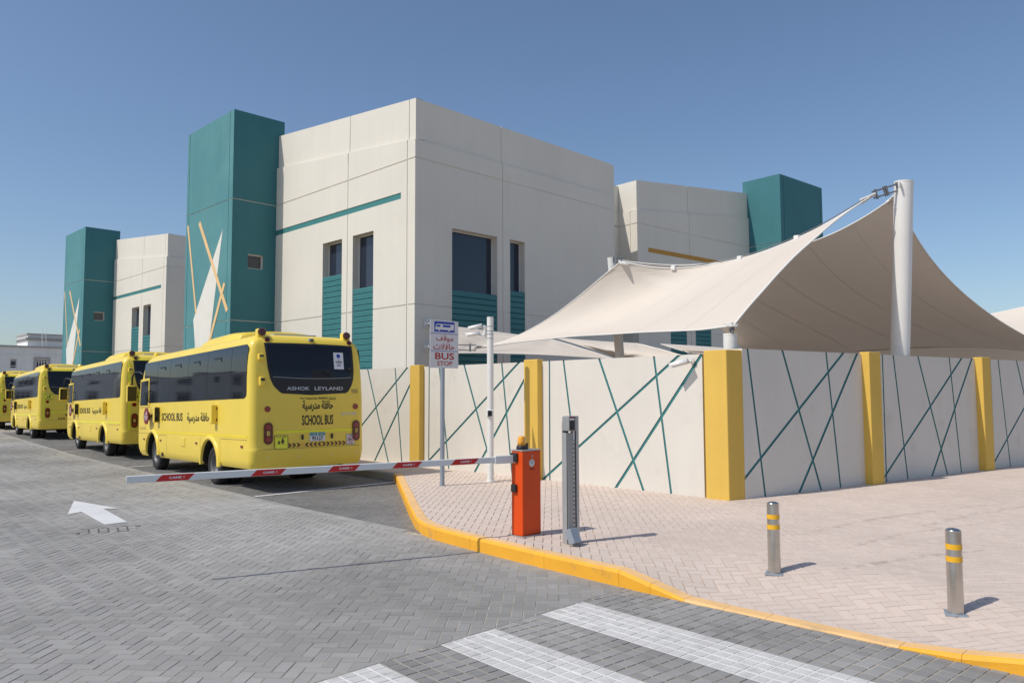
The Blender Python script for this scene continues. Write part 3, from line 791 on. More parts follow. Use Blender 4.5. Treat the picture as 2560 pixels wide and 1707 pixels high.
def turnbuckle(root, p, q, s=1.0):
    """two rods with cross bars between the sail corner p and its anchor q (root-local)"""
    p, q = Vector(p), Vector(q); d = (q - p); L = d.length; d.normalize()
    w = d.cross(Vector((0, 0, 1))).normalized() if abs(d.z) < .95 else Vector((1, 0, 0))
    u = w.cross(d)
    bm = bmesh.new(); r = .013 * s; o = .05 * s
    for k in (-1, 1):
        frustum_bm(bm, p + u * o * k, p + d * L * .9 + u * o * k, r, r, 8)
    for t in (.12, .42, .5, .88):
        frustum_bm(bm, p + d * L * t - u * (o + .03 * s), p + d * L * t + u * (o + .03 * s), r * 1.5, r * 1.5, 8)
    frustum_bm(bm, p + d * L * .85, q, r * 1.3, r * 1.3, 8)
    return bmobj('turnbuckle', bm, 'cable', root)
def plate(root, p, toward, s=.16):
    p = Vector(p); d = (Vector(toward) - p).normalized(); w = d.cross(Vector((0, 0, 1))).normalized(); n = w.cross(d)
    bm = bmesh.new()
    poly = [(-.06, -.3 * s), (-.06, .3 * s), (1.3 * s, s), (1.3 * s, -s)]
    lo = [bm.verts.new(p + d * a + w * b - n * .014) for a, b in poly]; hi = [bm.verts.new(p + d * a + w * b + n * .014) for a, b in poly]
    bm.faces.new(lo[::-1]); bm.faces.new(hi)
    for i in range(4): bm.faces.new((lo[i], lo[(i + 1) % 4], hi[(i + 1) % 4], hi[i]))
    return bmobj('corner_plate', bm, 'white_metal', root)
def sail(label, AB, BC, CD, DA, anchors=(), seams=(), cable=None, rows=False):
    P = coons(AB, BC, CD, DA, 40); o0 = P[0, 0].copy(); P = P - o0; N = P.shape[0]
    nr0 = np.cross(np.gradient(P, axis=0), np.gradient(P, axis=1)); nr0 /= np.linalg.norm(nr0, axis=-1, keepdims=True) + 1e-9
    jj, ii = np.meshgrid(np.arange(N), np.arange(N))
    for (ci, cj) in ((0, 0), (0, N - 1), (N - 1, 0), (N - 1, N - 1)):
        d = np.linalg.norm(P - P[ci, cj], axis=-1); th = np.arctan2(abs(ii - ci) + .01, abs(jj - cj) + .01)
        edge = np.minimum(1, np.minimum.reduce([ii, jj, N - 1 - ii, N - 1 - jj]) / 1.5)
        P = P + nr0 * (.022 * np.exp(-d / 1.1) * np.sin(th * 16) * edge)[..., None]
    root = empty('shade_sail', tuple(o0)); tag(root, label, 'shade sail', 'tensioned fabric shade sails behind the wall')
    idx = lambda i, j: i * N + j
    mobj('fabric', P.reshape(-1, 3), [(idx(i, j), idx(i, j + 1), idx(i + 1, j + 1), idx(i + 1, j)) for i in range(N - 1) for j in range(N - 1)], 'sail', root, smooth=True)
    for e in (P[0], P[-1], P[:, 0], P[:, -1]): tube('hem', e, .016, 'sail_hem', root, 6)
    for k in seams:                                       # welded seams, a second layer of cloth
        nr = np.cross(P[N // 2, N // 2 + 1] - P[N // 2, N // 2], P[N // 2 + 1, N // 2] - P[N // 2, N // 2]); nr /= np.linalg.norm(nr)
        PP = P.transpose(1, 0, 2) if rows else P
        a = PP[:, k]; b = PP[:, k] * .93 + PP[:, k + 1] * .07
        V = [p + nr * .004 for p in a] + [p + nr * .004 for p in b] + [p - nr * .004 for p in a] + [p - nr * .004 for p in b]
        Fq = [(i, i + 1, N + i + 1, N + i) for i in range(N - 1)] + [(2 * N + i, 2 * N + i + 1, 3 * N + i + 1, 3 * N + i) for i in range(N - 1)]
        mobj('seam', V, Fq, 'sail_hem', root)
    cen = P[N // 2, N // 2]
    for corner, q, s in anchors:
        p = {'A': P[0, 0], 'B': P[0, -1], 'C': P[-1, -1], 'D': P[-1, 0]}[corner]
        plate(root, p, cen, .15 * s); turnbuckle(root, p, np.array(q) - o0, s)
    if cable: 
        e = P[:, -1]; lift = np.array(cable)
        tube('edge_cable', [p + lift * (4 * t * (1 - t)) + np.array((0, 0, .03)) for p, t in zip(e, np.linspace(0, 1, N))], .011, 'cable', root, 6)
        for t in (.2, .45, .68):
            p = e[int(t * (N - 1))]; box('cable_clamp', tuple(p - .05), tuple(p + .06), 'white_metal', root, bev=.01)
    return root
sail('large lit beige shade sail stretching from the building corner to the white mast',
  [[15.12, 16.51, 3.13], [15.27, 15.78, 3.23], [15.38, 15.09, 3.41], [15.45, 14.43, 3.64], [15.49, 13.79, 3.91], [15.5, 13.19, 4.2], [15.48, 12.6, 4.5], [15.45, 12.03, 4.8], [15.41, 11.48, 5.07]],
  [[15.41, 11.48, 5.07], [15.62, 10.65, 4.85], [15.81, 9.83, 4.77], [15.96, 9.04, 4.8], [16.07, 8.28, 4.9], [16.13, 7.56, 5.07], [16.16, 6.88, 5.28], [16.13, 6.24, 5.53], [16.06, 5.64, 5.78]],
  [[16.06, 5.64, 5.78], [15.42, 5.81, 5.43], [14.8, 5.95, 5.07], [14.21, 6.06, 4.7], [13.64, 6.16, 4.34], [13.09, 6.23, 3.97], [12.56, 6.28, 3.6], [12.05, 6.32, 3.25], [11.55, 6.33, 2.91]],
  [[11.55, 6.33, 2.91], [12.25, 7.35, 2.94], [12.87, 8.44, 3.01], [13.42, 9.6, 3.08], [13.9, 10.84, 3.13], [14.31, 12.15, 3.18], [14.65, 13.53, 3.19], [14.92, 14.99, 3.18], [15.12, 16.51, 3.13]],
  [('A', (14.95, 18.5, 3.25), 1.5), ('B', (15.82, 12.05, 5.25), 1.0), ('C', (16.62, 5.28, 6.0), 1.3), ('D', (11.68, 6.46, 2.80), .9)], (8, 16, 24, 32), (.05, .05, .02), True)
sail('shade sail seen from below, dark underside hanging from the white mast to the right',
  [[17.23, 5.60, 5.95], [17.29, 6.25, 5.64], [17.31, 6.95, 5.38], [17.25, 7.71, 5.19], [17.15, 8.52, 5.05], [16.99, 9.37, 4.99], [16.79, 10.25, 5.00], [16.56, 11.16, 5.09], [16.30, 12.09, 5.27]],
  [[16.30, 12.09, 5.27], [17.10, 12.17, 5.04], [17.92, 12.22, 4.81], [18.78, 12.23, 4.58], [19.66, 12.23, 4.34], [20.56, 12.21, 4.08], [21.45, 12.18, 3.77], [22.35, 12.16, 3.42], [23.24, 12.17, 2.98]],
  [[23.24, 12.17, 2.98], [23.70, 10.95, 2.99], [24.13, 9.78, 3.03], [24.52, 8.64, 3.07], [24.86, 7.54, 3.11], [25.17, 6.50, 3.10], [25.44, 5.50, 3.02], [25.67, 4.55, 2.85], [25.84, 3.64, 2.58]],
  [[25.84, 3.64, 2.58], [24.56, 4.11, 2.88], [23.32, 4.52, 3.20], [22.14, 4.88, 3.58], [21.03, 5.16, 3.99], [19.97, 5.38, 4.44], [18.99, 5.52, 4.92], [18.08, 5.59, 5.44], [17.23, 5.60, 5.95]],
  [('A', (16.80, 5.34, 5.98), .9), ('B', (15.86, 12.06, 5.26), .9)], (7, 14, 21, 28, 35))
sail('low beige shade sail fixed to the near block, below the large sail at left',
  [[15.11, 18.36, 3.92], [15.62, 18.06, 3.87], [16.13, 17.75, 3.81], [16.65, 17.44, 3.74], [17.17, 17.12, 3.67], [17.7, 16.8, 3.6], [18.23, 16.47, 3.54]],
  [[18.23, 16.47, 3.54], [18.38, 16.14, 3.43], [18.53, 15.81, 3.32], [18.67, 15.49, 3.2], [18.82, 15.17, 3.09], [18.95, 14.85, 2.97], [19.09, 14.53, 2.85]],
  [[19.09, 14.53, 2.85], [18.46, 15.06, 2.9], [17.84, 15.59, 2.95], [17.22, 16.11, 2.99], [16.61, 16.63, 3.01], [16.0, 17.15, 3.03], [15.39, 17.67, 3.03]],
  [[15.39, 17.67, 3.03], [15.34, 17.79, 3.17], [15.29, 17.91, 3.31], [15.24, 18.03, 3.46], [15.19, 18.14, 3.61], [15.15, 18.25, 3.76], [15.11, 18.36, 3.92]], [('A', (14.95, 18.56, 3.96), .9)])
sail('low beige shade sail behind the leaning pole, seen under the large sail',
  [[18.75, 16.79, 3.63], [19.12, 16.52, 3.58], [19.5, 16.23, 3.54], [19.88, 15.95, 3.51], [20.26, 15.67, 3.48], [20.64, 15.38, 3.46], [21.02, 15.09, 3.44]],
  [[21.02, 15.09, 3.44], [20.6, 14.44, 3.33], [20.16, 13.81, 3.21], [19.7, 13.18, 3.1], [19.24, 12.57, 2.98], [18.76, 11.98, 2.87], [18.26, 11.39, 2.76]],
  [[18.26, 11.39, 2.76], [18.51, 11.92, 2.79], [18.75, 12.46, 2.81], [18.97, 13.02, 2.83], [19.19, 13.58, 2.85], [19.39, 14.16, 2.88], [19.58, 14.75, 2.9]],
  [[19.58, 14.75, 2.9], [19.45, 15.08, 3.03], [19.32, 15.41, 3.16], [19.18, 15.75, 3.28], [19.04, 16.09, 3.4], [18.9, 16.44, 3.52], [18.75, 16.79, 3.63]])
sail('low narrow shade sail seen just left of the short mast head',
  [[22.79, 15.3, 3.5], [23.45, 14.99, 3.48], [24.11, 14.68, 3.45], [24.79, 14.36, 3.42], [25.47, 14.04, 3.38]],
  [[25.47, 14.04, 3.38], [23.3, 12.69, 3.15], [21.1, 11.37, 2.94], [18.88, 10.06, 2.74], [16.65, 8.77, 2.56]],
  [[16.65, 8.77, 2.56], [16.43, 8.99, 2.59], [16.22, 9.2, 2.62], [16.0, 9.41, 2.66], [15.78, 9.63, 2.69]],
  [[15.78, 9.63, 2.69], [17.59, 10.99, 2.87], [19.36, 12.39, 3.06], [21.09, 13.83, 3.27], [22.79, 15.3, 3.5]])
sail('pale lit shade sail at the right edge, far behind the dark one',
  [[33.94, 8.23, 4.7], [33.91, 7.54, 4.8], [33.86, 6.87, 4.91], [33.79, 6.22, 5.02], [33.5, 4.4, 5.35]],
  [[33.5, 4.4, 5.35], [32.64, 4.2, 4.6], [31.55, 4.0, 4.09], [30.44, 3.8, 3.6], [29.31, 3.6, 3.14]],
  [[29.31, 3.6, 3.14], [29.49, 4.5, 3.3], [29.67, 5.3, 3.35], [29.85, 6.06, 3.37], [30.03, 6.61, 3.39]],
  [[30.03, 6.61, 3.39], [31.01, 7.01, 3.68], [31.99, 7.42, 3.99], [32.97, 7.83, 4.33], [33.94, 8.23, 4.7]])
sail('low dark shade sail edge just above the shaded wall at right',
  [[25.56, 11.13, 2.66], [27.3, 9.37, 2.62], [29.03, 7.62, 2.60], [30.78, 5.87, 2.58], [32.52, 4.13, 2.55]],
  [[32.52, 4.13, 2.55], [30.9, 4.0, 2.85], [29.3, 3.9, 3.05], [27.7, 3.75, 3.2], [26.2, 3.6, 3.32]],
  [[26.2, 3.6, 3.32], [25.6, 5.0, 3.30], [25.1, 6.4, 3.28], [24.6, 7.8, 3.25], [24.2, 9.2, 3.2]],
  [[24.2, 9.2, 3.2], [24.5, 9.7, 3.1], [24.8, 10.2, 2.95], [25.2, 10.7, 2.8], [25.56, 11.13, 2.66]])
def mast(label, base, top, r):
    base, top = Vector(base), Vector(top); b0 = base + (base - top) * ((base.z - .1) / (top.z - base.z))
    root = empty('sail_mast', tuple(b0)); tag(root, label, 'mast', 'white steel masts carrying the sails')
    t = top - b0; d = t.normalized()
    rod('post', (0, 0, 0), t, r, 'white_metal', root, n=40)
    rod('cap', t - d * .02, t + d * .012, r * 1.02, 'white_metal', root, n=40)
    rod('base_plate', (0, 0, 0), d * .03, r * 1.8, 'galv', root, n=24)
    if r > .15: box('lug', (-r - .12, -.012, t.z - .16), (-r + .03, .012, t.z - .06), 'white_metal', root, bev=.004, xf=lambda x, y, z: (x + t.x, y + t.y, z))
mast('tall thick white mast rising above the shaded wall at right', (16.81, 5.48, 2.56), (16.71, 5.25, 6.10), .182)
mast('short white mast head just behind the yellow corner pillar', (11.70, 6.48, 2.0), (11.70, 6.48, 2.78), .112)
mast('slim leaning white mast under the large sail, in front of the near block', (16.10, 12.08, 2.85), (15.83, 12.08, 5.29), .118)
for (x, y, z) in ((14.93, 18.56, 3.96), (14.93, 18.56, 3.25)):
    b = empty('wall_bracket', (x, y, z)); tag(b, ('white bolted anchor plate' if z > 3.5 else 'white anchor eye') + ' on the near block wall left of the bus stop sign', 'bracket')
    box('plate', (-.13, -.03, -.14), (.13, 0, .14), 'white_metal', b, bev=.005)
    box('tongue', (-.03, -.14, -.03), (.03, -.03, .03), 'white_metal', b, bev=.004)
    for dx in (-.08, .08):
        for dz in (-.09, .09): rod('bolt', (dx, -.03, dz), (dx, -.045, dz), .016, 'cable', b, n=8)

# ------------------------------------------------------------------ school buses
HWZ = [(.40, 1.10), (.47, 1.14), (.60, 1.16), (.76, 1.165), (1.65, 1.165), (2.2, 1.162), (2.5, 1.148), (2.68, 1.125), (2.74, 1.10), (2.82, 1.04), (2.875, .95), (2.905, .82), (2.92, .63), (2.93, .30)]
YRZ = [(.40, -2.12), (.50, -2.16), (.74, -2.19), (.78, -2.175), (1.7, -2.165), (2.2, -2.12), (2.6, -2.06), (2.74, -2.02), (2.82, -1.97), (2.875, -1.88), (2.905, -1.76), (2.92, -1.6), (2.93, -1.3)]
YFZ = [(.40, 5.55), (.6, 5.72), (1.5, 5.74), (2.0, 5.60), (2.5, 5.38), (2.74, 5.22), (2.82, 5.12), (2.875, 5.0), (2.905, 4.86), (2.92, 4.7), (2.93, 4.3)]
ip = lambda T, z: float(np.interp(z, [t[0] for t in T], [t[1] for t in T]))
RC = .15
def rear_y(x, z):
    hw = ip(HWZ, z); x = abs(x); y = ip(YRZ, z) + .05 * (x / 1.165) ** 2
    e = x - (hw - RC)
    if e > 0: y += RC - math.sqrt(max(RC * RC - e * e, 0))
    return y
def ring(z):
    hw = ip(HWZ, z); pts = []
    for x in (0, .3, .55, .75, .88): 
        if x < hw - RC - .02: pts.append((x, rear_y(x, z)))
    rc = min(RC, hw * .8)
    yb = ip(YRZ, z) + .05 * ((hw - rc) / 1.165) ** 2
    for k in range(9):
        a = math.pi / 2 * k / 8; pts.append((hw - rc + rc * math.sin(a), yb + rc - rc * math.cos(a)))
    n0 = 13
    yf = ip(YFZ, z); rf = min(.42, hw * .8)
    ys0 = pts[-1][1]; ys1 = yf - rf - .08
    return hw, pts, ys0, ys1, yf, rf
def bus_body():
    zs = [.40, .47, .55, .66, .735, .745, .76, .8, .95, 1.2, 1.45, 1.69, 1.9, 2.1, 2.3, 2.5, 2.66, 2.74, 2.78, 2.82, 2.85, 2.875, 2.892, 2.905, 2.92, 2.93]
    rows = []
    for z in zs:
        hw, _, _, _, yf, rf = ring(z); rc = min(RC, hw * .8); half = []
        for t in (0, .25, .5, .75, 1): 
            x = (hw - rc) * t; half.append((x, ip(YRZ, z) + .05 * (x / 1.165) ** 2))
        yb = half[-1][1]
        for k in range(1, 9):
            a = math.pi / 2 * k / 8; half.append((hw - rc + rc * math.sin(a), yb + rc - rc * math.cos(a)))
        ya = half[-1][1]; yc = yf - .08 - rf
        for t in range(1, 12): half.append((hw, ya + (yc - ya) * t / 11))
        for k in range(1, 9):
            a = math.pi / 2 * k / 8; half.append((hw - rf + rf * math.cos(a), yc + rf * math.sin(a)))
        for t in (.7, .4, .15, 0): half.append(((hw - rf) * t, yf - .08 * t * t))
        rows.append([(x, y, z) for x, y in half] + [(-x, y, z) for x, y in half[-2:0:-1]])
    n = len(rows[0]); V = [p for r in rows for p in r]
    Fc = [(i * n + j, i * n + (j + 1) % n, (i + 1) * n + (j + 1) % n, (i + 1) * n + j) for i in range(len(rows) - 1) for j in range(n)]
    Fc += [tuple(range(n))[::-1], tuple(range((len(rows) - 1) * n, len(rows) * n))]
    o = mobj('body', V, Fc, ['bus', 'bus_black'])
    # wheel arches cut out
    bm = bmesh.new()
    for y, z in ((0, .42), (4.06, .50)):
        for s in (-1, 1):
            frustum_bm(bm, (s * .70, y, z), (s * 1.4, y, z), .485, .485, 40)
            for fc in bm.faces: fc.material_index = 1
    c = bmobj('arch_cutter', bm, ['bus', 'bus_black'])
    md = o.modifiers.new('arches', 'BOOLEAN'); md.operation = 'DIFFERENCE'; md.solver = 'EXACT'; md.object = c
    bpy.context.view_layer.update()
    me = bpy.data.meshes.new_from_object(o.evaluated_get(bpy.context.evaluated_depsgraph_get()))
    bpy.data.objects.remove(o); bpy.data.objects.remove(c)
    me.polygons.foreach_set('use_smooth', [True] * len(me.polygons))
    me.name = 'body'
    try: me.set_sharp_from_angle(angle=R(38))
    except Exception: pass
    return me
BODY = bus_body()
_mc = {}
def cached(key, fn):
    """first call builds the object, later calls reuse its mesh"""
    def make(parent):
        if key in _mc:
            nm, me = _mc[key]; return link(bpy.data.objects.new(nm, me), parent)
        o = fn(parent); _mc[key] = (o.name.split('.')[0], o.data); return o
    return make
def side_f(off=.006, s=-1):
    return lambda y, z: (s * (ip(HWZ, z) + off), y, z)
def rear_f(off=.006):
    return lambda x, z: (x, rear_y(x, z) - off, z)
def patch(name, poly_fn, f, nu, nv, m, parent, smooth=True):
    """surface patch: poly_fn(a,b) in unit square -> (u,v); f(u,v) -> 3d"""
    V = [f(*poly_fn(i / nu, j / nv)) for j in range(nv + 1) for i in range(nu + 1)]
    Fc = [(j * (nu + 1) + i, j * (nu + 1) + i + 1, (j + 1) * (nu + 1) + i + 1, (j + 1) * (nu + 1) + i) for j in range(nv) for i in range(nu)]
    return mobj(name, V, Fc, m, parent, smooth)
def rect(u0, u1, v0, v1): return lambda a, b: (u0 + (u1 - u0) * a, v0 + (v1 - v0) * b)
def disc(name, c, nrm, r, d, m, parent, n=24):
    c = Vector(c); nrm = Vector(nrm).normalized()
    return rod(name, c - nrm * .01, c + nrm * d, r, m, parent, r1=r * .86, n=n)
def wheel_mesh():
    bm = bmesh.new(); prof = [(.20, -.10), (.33, -.12), (.375, -.105), (.39, -.07), (.39, .07), (.375, .105), (.33, .12), (.235, .115), (.225, .09)]
    n = 40; rings = []
    for r, w in prof: rings.append([bm.verts.new((w, r * math.cos(2 * math.pi * k / n), r * math.sin(2 * math.pi * k / n))) for k in range(n)])
    for a, b in zip(rings, rings[1:]):
        for k in range(n):
            f = bm.faces.new((a[k], a[(k + 1) % n], b[(k + 1) % n], b[k])); f.smooth = True
    return bm
def rim_bm(front):
    bm = bmesh.new(); n = 40
    prof = [(.235, .105), (.222, .112), (.205, .095), (.19, .05), (.13, .045), (.12, .10), (.07, .115), (.0, .12)] if front else \
           [(.235, .105), (.222, .112), (.205, .07), (.18, -.04), (.12, -.05), (.10, -.01), (.05, .0), (.0, .0)]
    rings = [[bm.verts.new((w, r * math.cos(2 * math.pi * k / n), r * math.sin(2 * math.pi * k / n))) for k in range(n)] for r, w in prof[:-1]]
    for a, b in zip(rings, rings[1:]):
        for k in range(n):
            f = bm.faces.new((a[k], a[(k + 1) % n], b[(k + 1) % n], b[k])); f.smooth = True
    bm.faces.new(rings[-1])
    w = prof[4][1]
    for k in range(8):
        a = 2 * math.pi * k / 8; frustum_bm(bm, (w - .01, .155 * math.cos(a), .155 * math.sin(a)), (w + .035, .155 * math.cos(a), .155 * math.sin(a)), .018, .014, 8)
    return bm

def make_bus(label, loc, variant):
    root = empty('school_bus', loc, (R(-1.2), 0, R(-5.2)))
    tag(root, label, 'bus', 'yellow school buses parked in the bays')
    link(bpy.data.objects.new('body', BODY), root)
    C = lambda key, fn: cached(key, fn)(root)
    SF, RF = side_f(), rear_f()
    stripe = 'reflective' if variant else 'reflective_old'
    # side glazing, one pane after another, both sides
    div = [-1.95, -1.15, .19, 1.42, 2.73, 3.72]
    for s in (-1, 1):
        f = side_f(.006, s)
        for i, (a, b) in enumerate(zip(div, div[1:])):
            rr = .10 if i == 0 else 0
            def pf(u, v, a=a, b=b, rr=rr):
                y = a + .006 + (b - a - .012) * u; z = 1.695 + (2.70 - 1.695) * v
                if rr:
                    lo = min(1, v / .09) ; hi = min(1, (1 - v) / .09)
                    e = rr * ((1 - math.sqrt(max(0, 1 - (1 - lo) ** 2))) + (1 - math.sqrt(max(0, 1 - (1 - hi) ** 2))))
                    y = a + .006 + e + (b - a - .012 - e) * u
                return y, z
            pane = C(f'pane{s}{i}', lambda p: patch('side_window', pf, f, 4, 22, 'bus_dark', p))
            if i in (1, 2, 3) or (i == 4):
                c = (a + b) / 2 - .12
                C(f'latch{s}{i}', lambda p: extr('window_latch', [(c, 2.44), (c + .05, 2.50), (c + .42, 2.50), (c + .42, 2.53), (c + .02, 2.53), (c - .03, 2.44)], lambda y, z, w: (s * (ip(HWZ, z) + .008 + w), y, z), .008, 'bus_black', p))
        # cab window, corner glass above the driver's door
        C(f'cabglass{s}', lambda p: patch('cab_window', lambda u, v: (3.73 + (1.17 - .10 * v + .22 * u * (v - .55)) * u * (1 if v > .6 else .62 + .38 * min(1, max(0, (v - .5) / .1))), 1.695 + 1.005 * v), f, 10, 24, 'bus_dark', p))
        C(f'doorframe{s}', lambda p: extr('driver_window_frame', [(4.36, 1.60), (4.36, 2.31), (5.13, 2.29), (5.20, 1.60)], lambda y, z, w: (s * (ip(HWZ, z) + .004 + w), y, z), .014, 'bus', p))
        C(f'doorglass{s}', lambda p: extr('driver_window', [(4.43, 1.64), (4.43, 2.25), (5.06, 2.235), (5.12, 1.64)], lambda y, z, w: (s * (ip(HWZ, z) + .012 + w), y, z), .012, 'bus_dark', p))
        for k, (y0, y1, z0, z1) in enumerate(((4.22, 4.228, .95, 1.6), (4.22, 5.3, .95, .958), (3.52, 3.528, .42, .93), (2.90, 2.908, .40, .93), (.56, .568, .42, .93), (-.60, -.592, .45, .93), (2.90, 3.52, .928, .936), (-2.0, -.60, .928, .936))):
            C(f'seam{s}{k}', lambda p: patch('panel_seam', rect(y0, y1, z0, z1), side_f(.0025, s), 2, 4, 'seam', p, False))
        C(f'stripe{s}{stripe}', lambda p: patch('side_stripe', rect(-2.0, 4.18, .975, 1.02), side_f(.003, s), 30, 2, stripe, p, False))
        C(f'txt{s}', lambda p: text('lettering', 'SCHOOL BUS', (3.30, 1.75, 1.265, 1.445) if s < 0 else (1.75, 3.30, 1.265, 1.445), side_f(.004, s), 'black_text', p, .02))
        C(f'artxt{s}', lambda p: text('lettering', AR_BUS, (1.44, .02, 1.215, 1.445) if s < 0 else (.02, 1.44, 1.215, 1.445), side_f(.004, s), 'black_text', p, .022))
        # arch lips
        for k, (y, z) in enumerate(((0, .42), (4.06, .50))):
            def lip(p, y=y, z=z):
                V, Fc = [], []; n = 28; q = [(.478, -.02), (.478, .03), (.52, .036), (.565, .012), (.575, -.02)]
                for i in range(n + 1):
                    t = math.pi * (-.02 + 1.04 * i / n)
                    for r, o in q:
                        zz = z + r * math.sin(t); V.append((s * (ip(HWZ, max(zz, .62)) + o), y + r * math.cos(t), zz))
                m = len(q)
                Fc = [(i * m + j, (i + 1) * m + j, (i + 1) * m + j + 1, i * m + j + 1) for i in range(n) for j in range(m - 1)]
                return mobj('wheel_arch', V, Fc, 'bus', p, True)
            C(f'lip{s}{k}', lip)
        for k, y in enumerate((-1.75, .80, 3.35, 4.75)):
            C(f'mark{s}{k}', lambda p: box('marker_lamp', (s * 1.16, y - .05, .79), (s * 1.185, y + .05, .83), 'red_lens', p, bev=.006))
        # wheels
        for y, zc, fr in ((0, .39, False), (4.06, .39 + .085, True)):
            wf = lambda x: x
            ty = C(f'tyre{s}', lambda p: (lambda bm: (bmesh.ops.scale(bm, vec=(s, 1, 1), verts=bm.verts), bmobj('wheel', bm, 'tyre', p))[1])(wheel_mesh()))
            ty.location = (s * 1.165 - s * (.10 + .11), y, zc)
            rm = cached(f'rim{s}{fr}', lambda p: (lambda bm: (bmesh.ops.scale(bm, vec=(s, 1, 1), verts=bm.verts), bmobj('rim', bm, 'rim', p))[1])(rim_bm(fr)))(ty)
            if not fr:
                t2 = C(f'tyre{s}', None); t2.location = (s * 1.165 - s * .48, y, zc)
    C('under', lambda p: box('chassis', (-.80, -1.9, .34), (.80, 5.2, .46), 'under', p, bev=.03))
    C('axle', lambda p: rod('axle', (-.8, 0, .39), (.8, 0, .39), .075, 'under', p))
    C('diff', lambda p: lathe('differential', [(.02, -.16), (.17, -.10), (.2, 0), (.17, .1), (.02, .16)], 'under', p, xf=lambda x, y, z: (x, z, y + .39)))
    C('axle2', lambda p: rod('axle', (-.8, 4.06, .475), (.8, 4.06, .475), .06, 'under', p))
    C('exhaust', lambda p: rod('exhaust', (.35, -1.2, .36), (.35, -2.1, .36), .04, 'rim', p))
    C('hook', lambda p: tube('tow_hook', [(.72, -2.0, .42), (.72, -2.06, .36), (.72, -2.1, .31), (.72, -2.06, .28)], .014, 'under', p))
    # windscreen
    C('wind', lambda p: patch('windscreen', lambda u, v: (-.98 + 1.96 * u, 1.5 + 1.15 * v), lambda x, z: (x, ip(YFZ, z) - .08 * (x / 1.0) ** 2 * .8 + .012 - max(0, abs(x) - .7) ** 2 * 1.2, z), 14, 14, 'bus_dark', p))
    for s in (-1, 1):
        C(f'head{s}', lambda p: box('headlight', (s * .62 - .16, 5.60, .72), (s * .62 + .16, 5.76, .90), 'plate_white', p, bev=.03))
        # mirror on a bent arm
        C(f'arm{s}', lambda p: tube('mirror_arm', [(s * 1.08, 5.10, 2.38), (s * 1.16, 5.35, 2.50), (s * 1.20, 5.62, 2.50), (s * 1.22, 5.78, 2.38), (s * 1.22, 5.80, 2.16)], .022, 'bus_black', p))
        mr = C(f'mirror{s}', lambda p: box('mirror', (s * 1.22 - .13, 5.76, 1.72), (s * 1.22 + .13, 5.86, 2.18), 'bus', p, bev=.04))
        cached(f'mglass{s}', lambda p: box('mirror_glass', (s * 1.22 - .105, 5.748, 1.76), (s * 1.22 + .105, 5.758, 2.14), 'bus_dark', p))(mr)
        C(f'frontlamp{s}', lambda p: lathe('roof_lamp', [(.06, 0), (.065, .05), (.06, .12), (.03, .16), (.01, .17)], 'bus', p, n=16, xf=lambda x, y, z: (x + s * .93, y + 4.72, z + 2.80)))
        # rear roof beacons
        bc = C(f'beacon{s}', lambda p: box('roof_beacon', (s * .875 - .085, -1.92, 2.82), (s * .875 + .085, -1.78, 3.0), 'bus', p, bev=.03))
        cached(f'beaconlens{s}', lambda p: disc('lens', (s * .875, -1.92, 2.935), (0, -1, 0), .078, .03, 'dark_red_lens', p))(bc)
        C(f'toplamp{s}', lambda p: disc('lamp', (-.80 if s < 0 else .90, rear_y(.80 if s < 0 else .90, 2.78) + .005, 2.785), (0, -1, .3), .052, .03, 'dark_red_lens', p))
        rx = -.842 if s < 0 else .998
        C(f'refl{s}', lambda p: disc('reflector', (-.845 if s < 0 else .955, rear_y(.9, 1.5) + .004, 1.49 if s < 0 else 1.515), (0, -1, 0), .062, .018, 'red_lens', p))
        # tail lamp: rounded upright housing
        def tail(p):
            P = []; w, h = .08, .20
            for k in range(16):
                t = math.pi * k / 15; P.append((w * math.cos(t), h - w + w * math.sin(t)))
            for k in range(16):
                t = math.pi + math.pi * k / 15; P.append((w * math.cos(t), -h + w + w * math.sin(t)))
            return extr('tail_lamp', P, lambda a, b, d: (TX + a, rear_y(TX + a, 1.05) + .005 - d * 1.0, 1.045 + b), .028, 'dark_red_lens', p)
        TX = -.835 if s < 0 else .965
        tl = C(f'tail{s}', tail)
        cached(f'taill{s}', lambda p: box('lamp_centre', (TX - .03, rear_y(TX, 1.05) - .036, 1.0), (TX + .03, rear_y(TX, 1.05) - .02, 1.09), 'stickerbrown', p, bev=.006))(tl)
        for k, zz in enumerate((1.155, .93)):
            cached(f'taild{s}{k}', lambda p: disc('lamp_lens', (TX, rear_y(TX, zz) - .022, zz), (0, -1, 0), .055, .012, 'red_lens', p))(tl)
    # air conditioning pod, hatch
    def pod(p):
        bm = bmesh.new(); V = []
        sec = [(-.72, .86, .06), (-.68, .85, .17), (.2, .85, .23), (1.2, .83, .22), (1.75, .78, .16), (2.2, .70, .05), (2.35, .62, .0)]
        rings = []
        for y, hw, h in sec:
            rings.append([bm.verts.new((hw * math.cos(t) * (1 if abs(math.cos(t)) < .8 else 1), y, 2.85 + (h + .06) * math.sin(t) ** .45)) for t in [math.pi * k / 16 for k in range(17)]])
        for a, b in zip(rings, rings[1:]):
            for k in range(16): f = bm.faces.new((a[k], a[k + 1], b[k + 1], b[k])); f.smooth = True
        bm.faces.new(rings[0]); bm.faces.new(rings[-1][::-1])
        return bmobj('air_conditioner', bm, 'bus', p)
    C('pod', pod)
    C('hatch', lambda p: box('roof_hatch', (-.45, -1.45, 2.90), (.45, -.80, 2.965), 'galv', p, bev=.02))
    # rear window with the black shield under it
    shield = [(-.87, 2.72), (-.83, 2.25), (-.79, 2.05), (-.73, 1.92), (-.60, 1.785), (-.52, 1.765), (0, 1.745), (.70, 1.765), (.79, 1.80), (.88, 1.93), (.925, 2.06), (.945, 2.25), (.945, 2.72)]
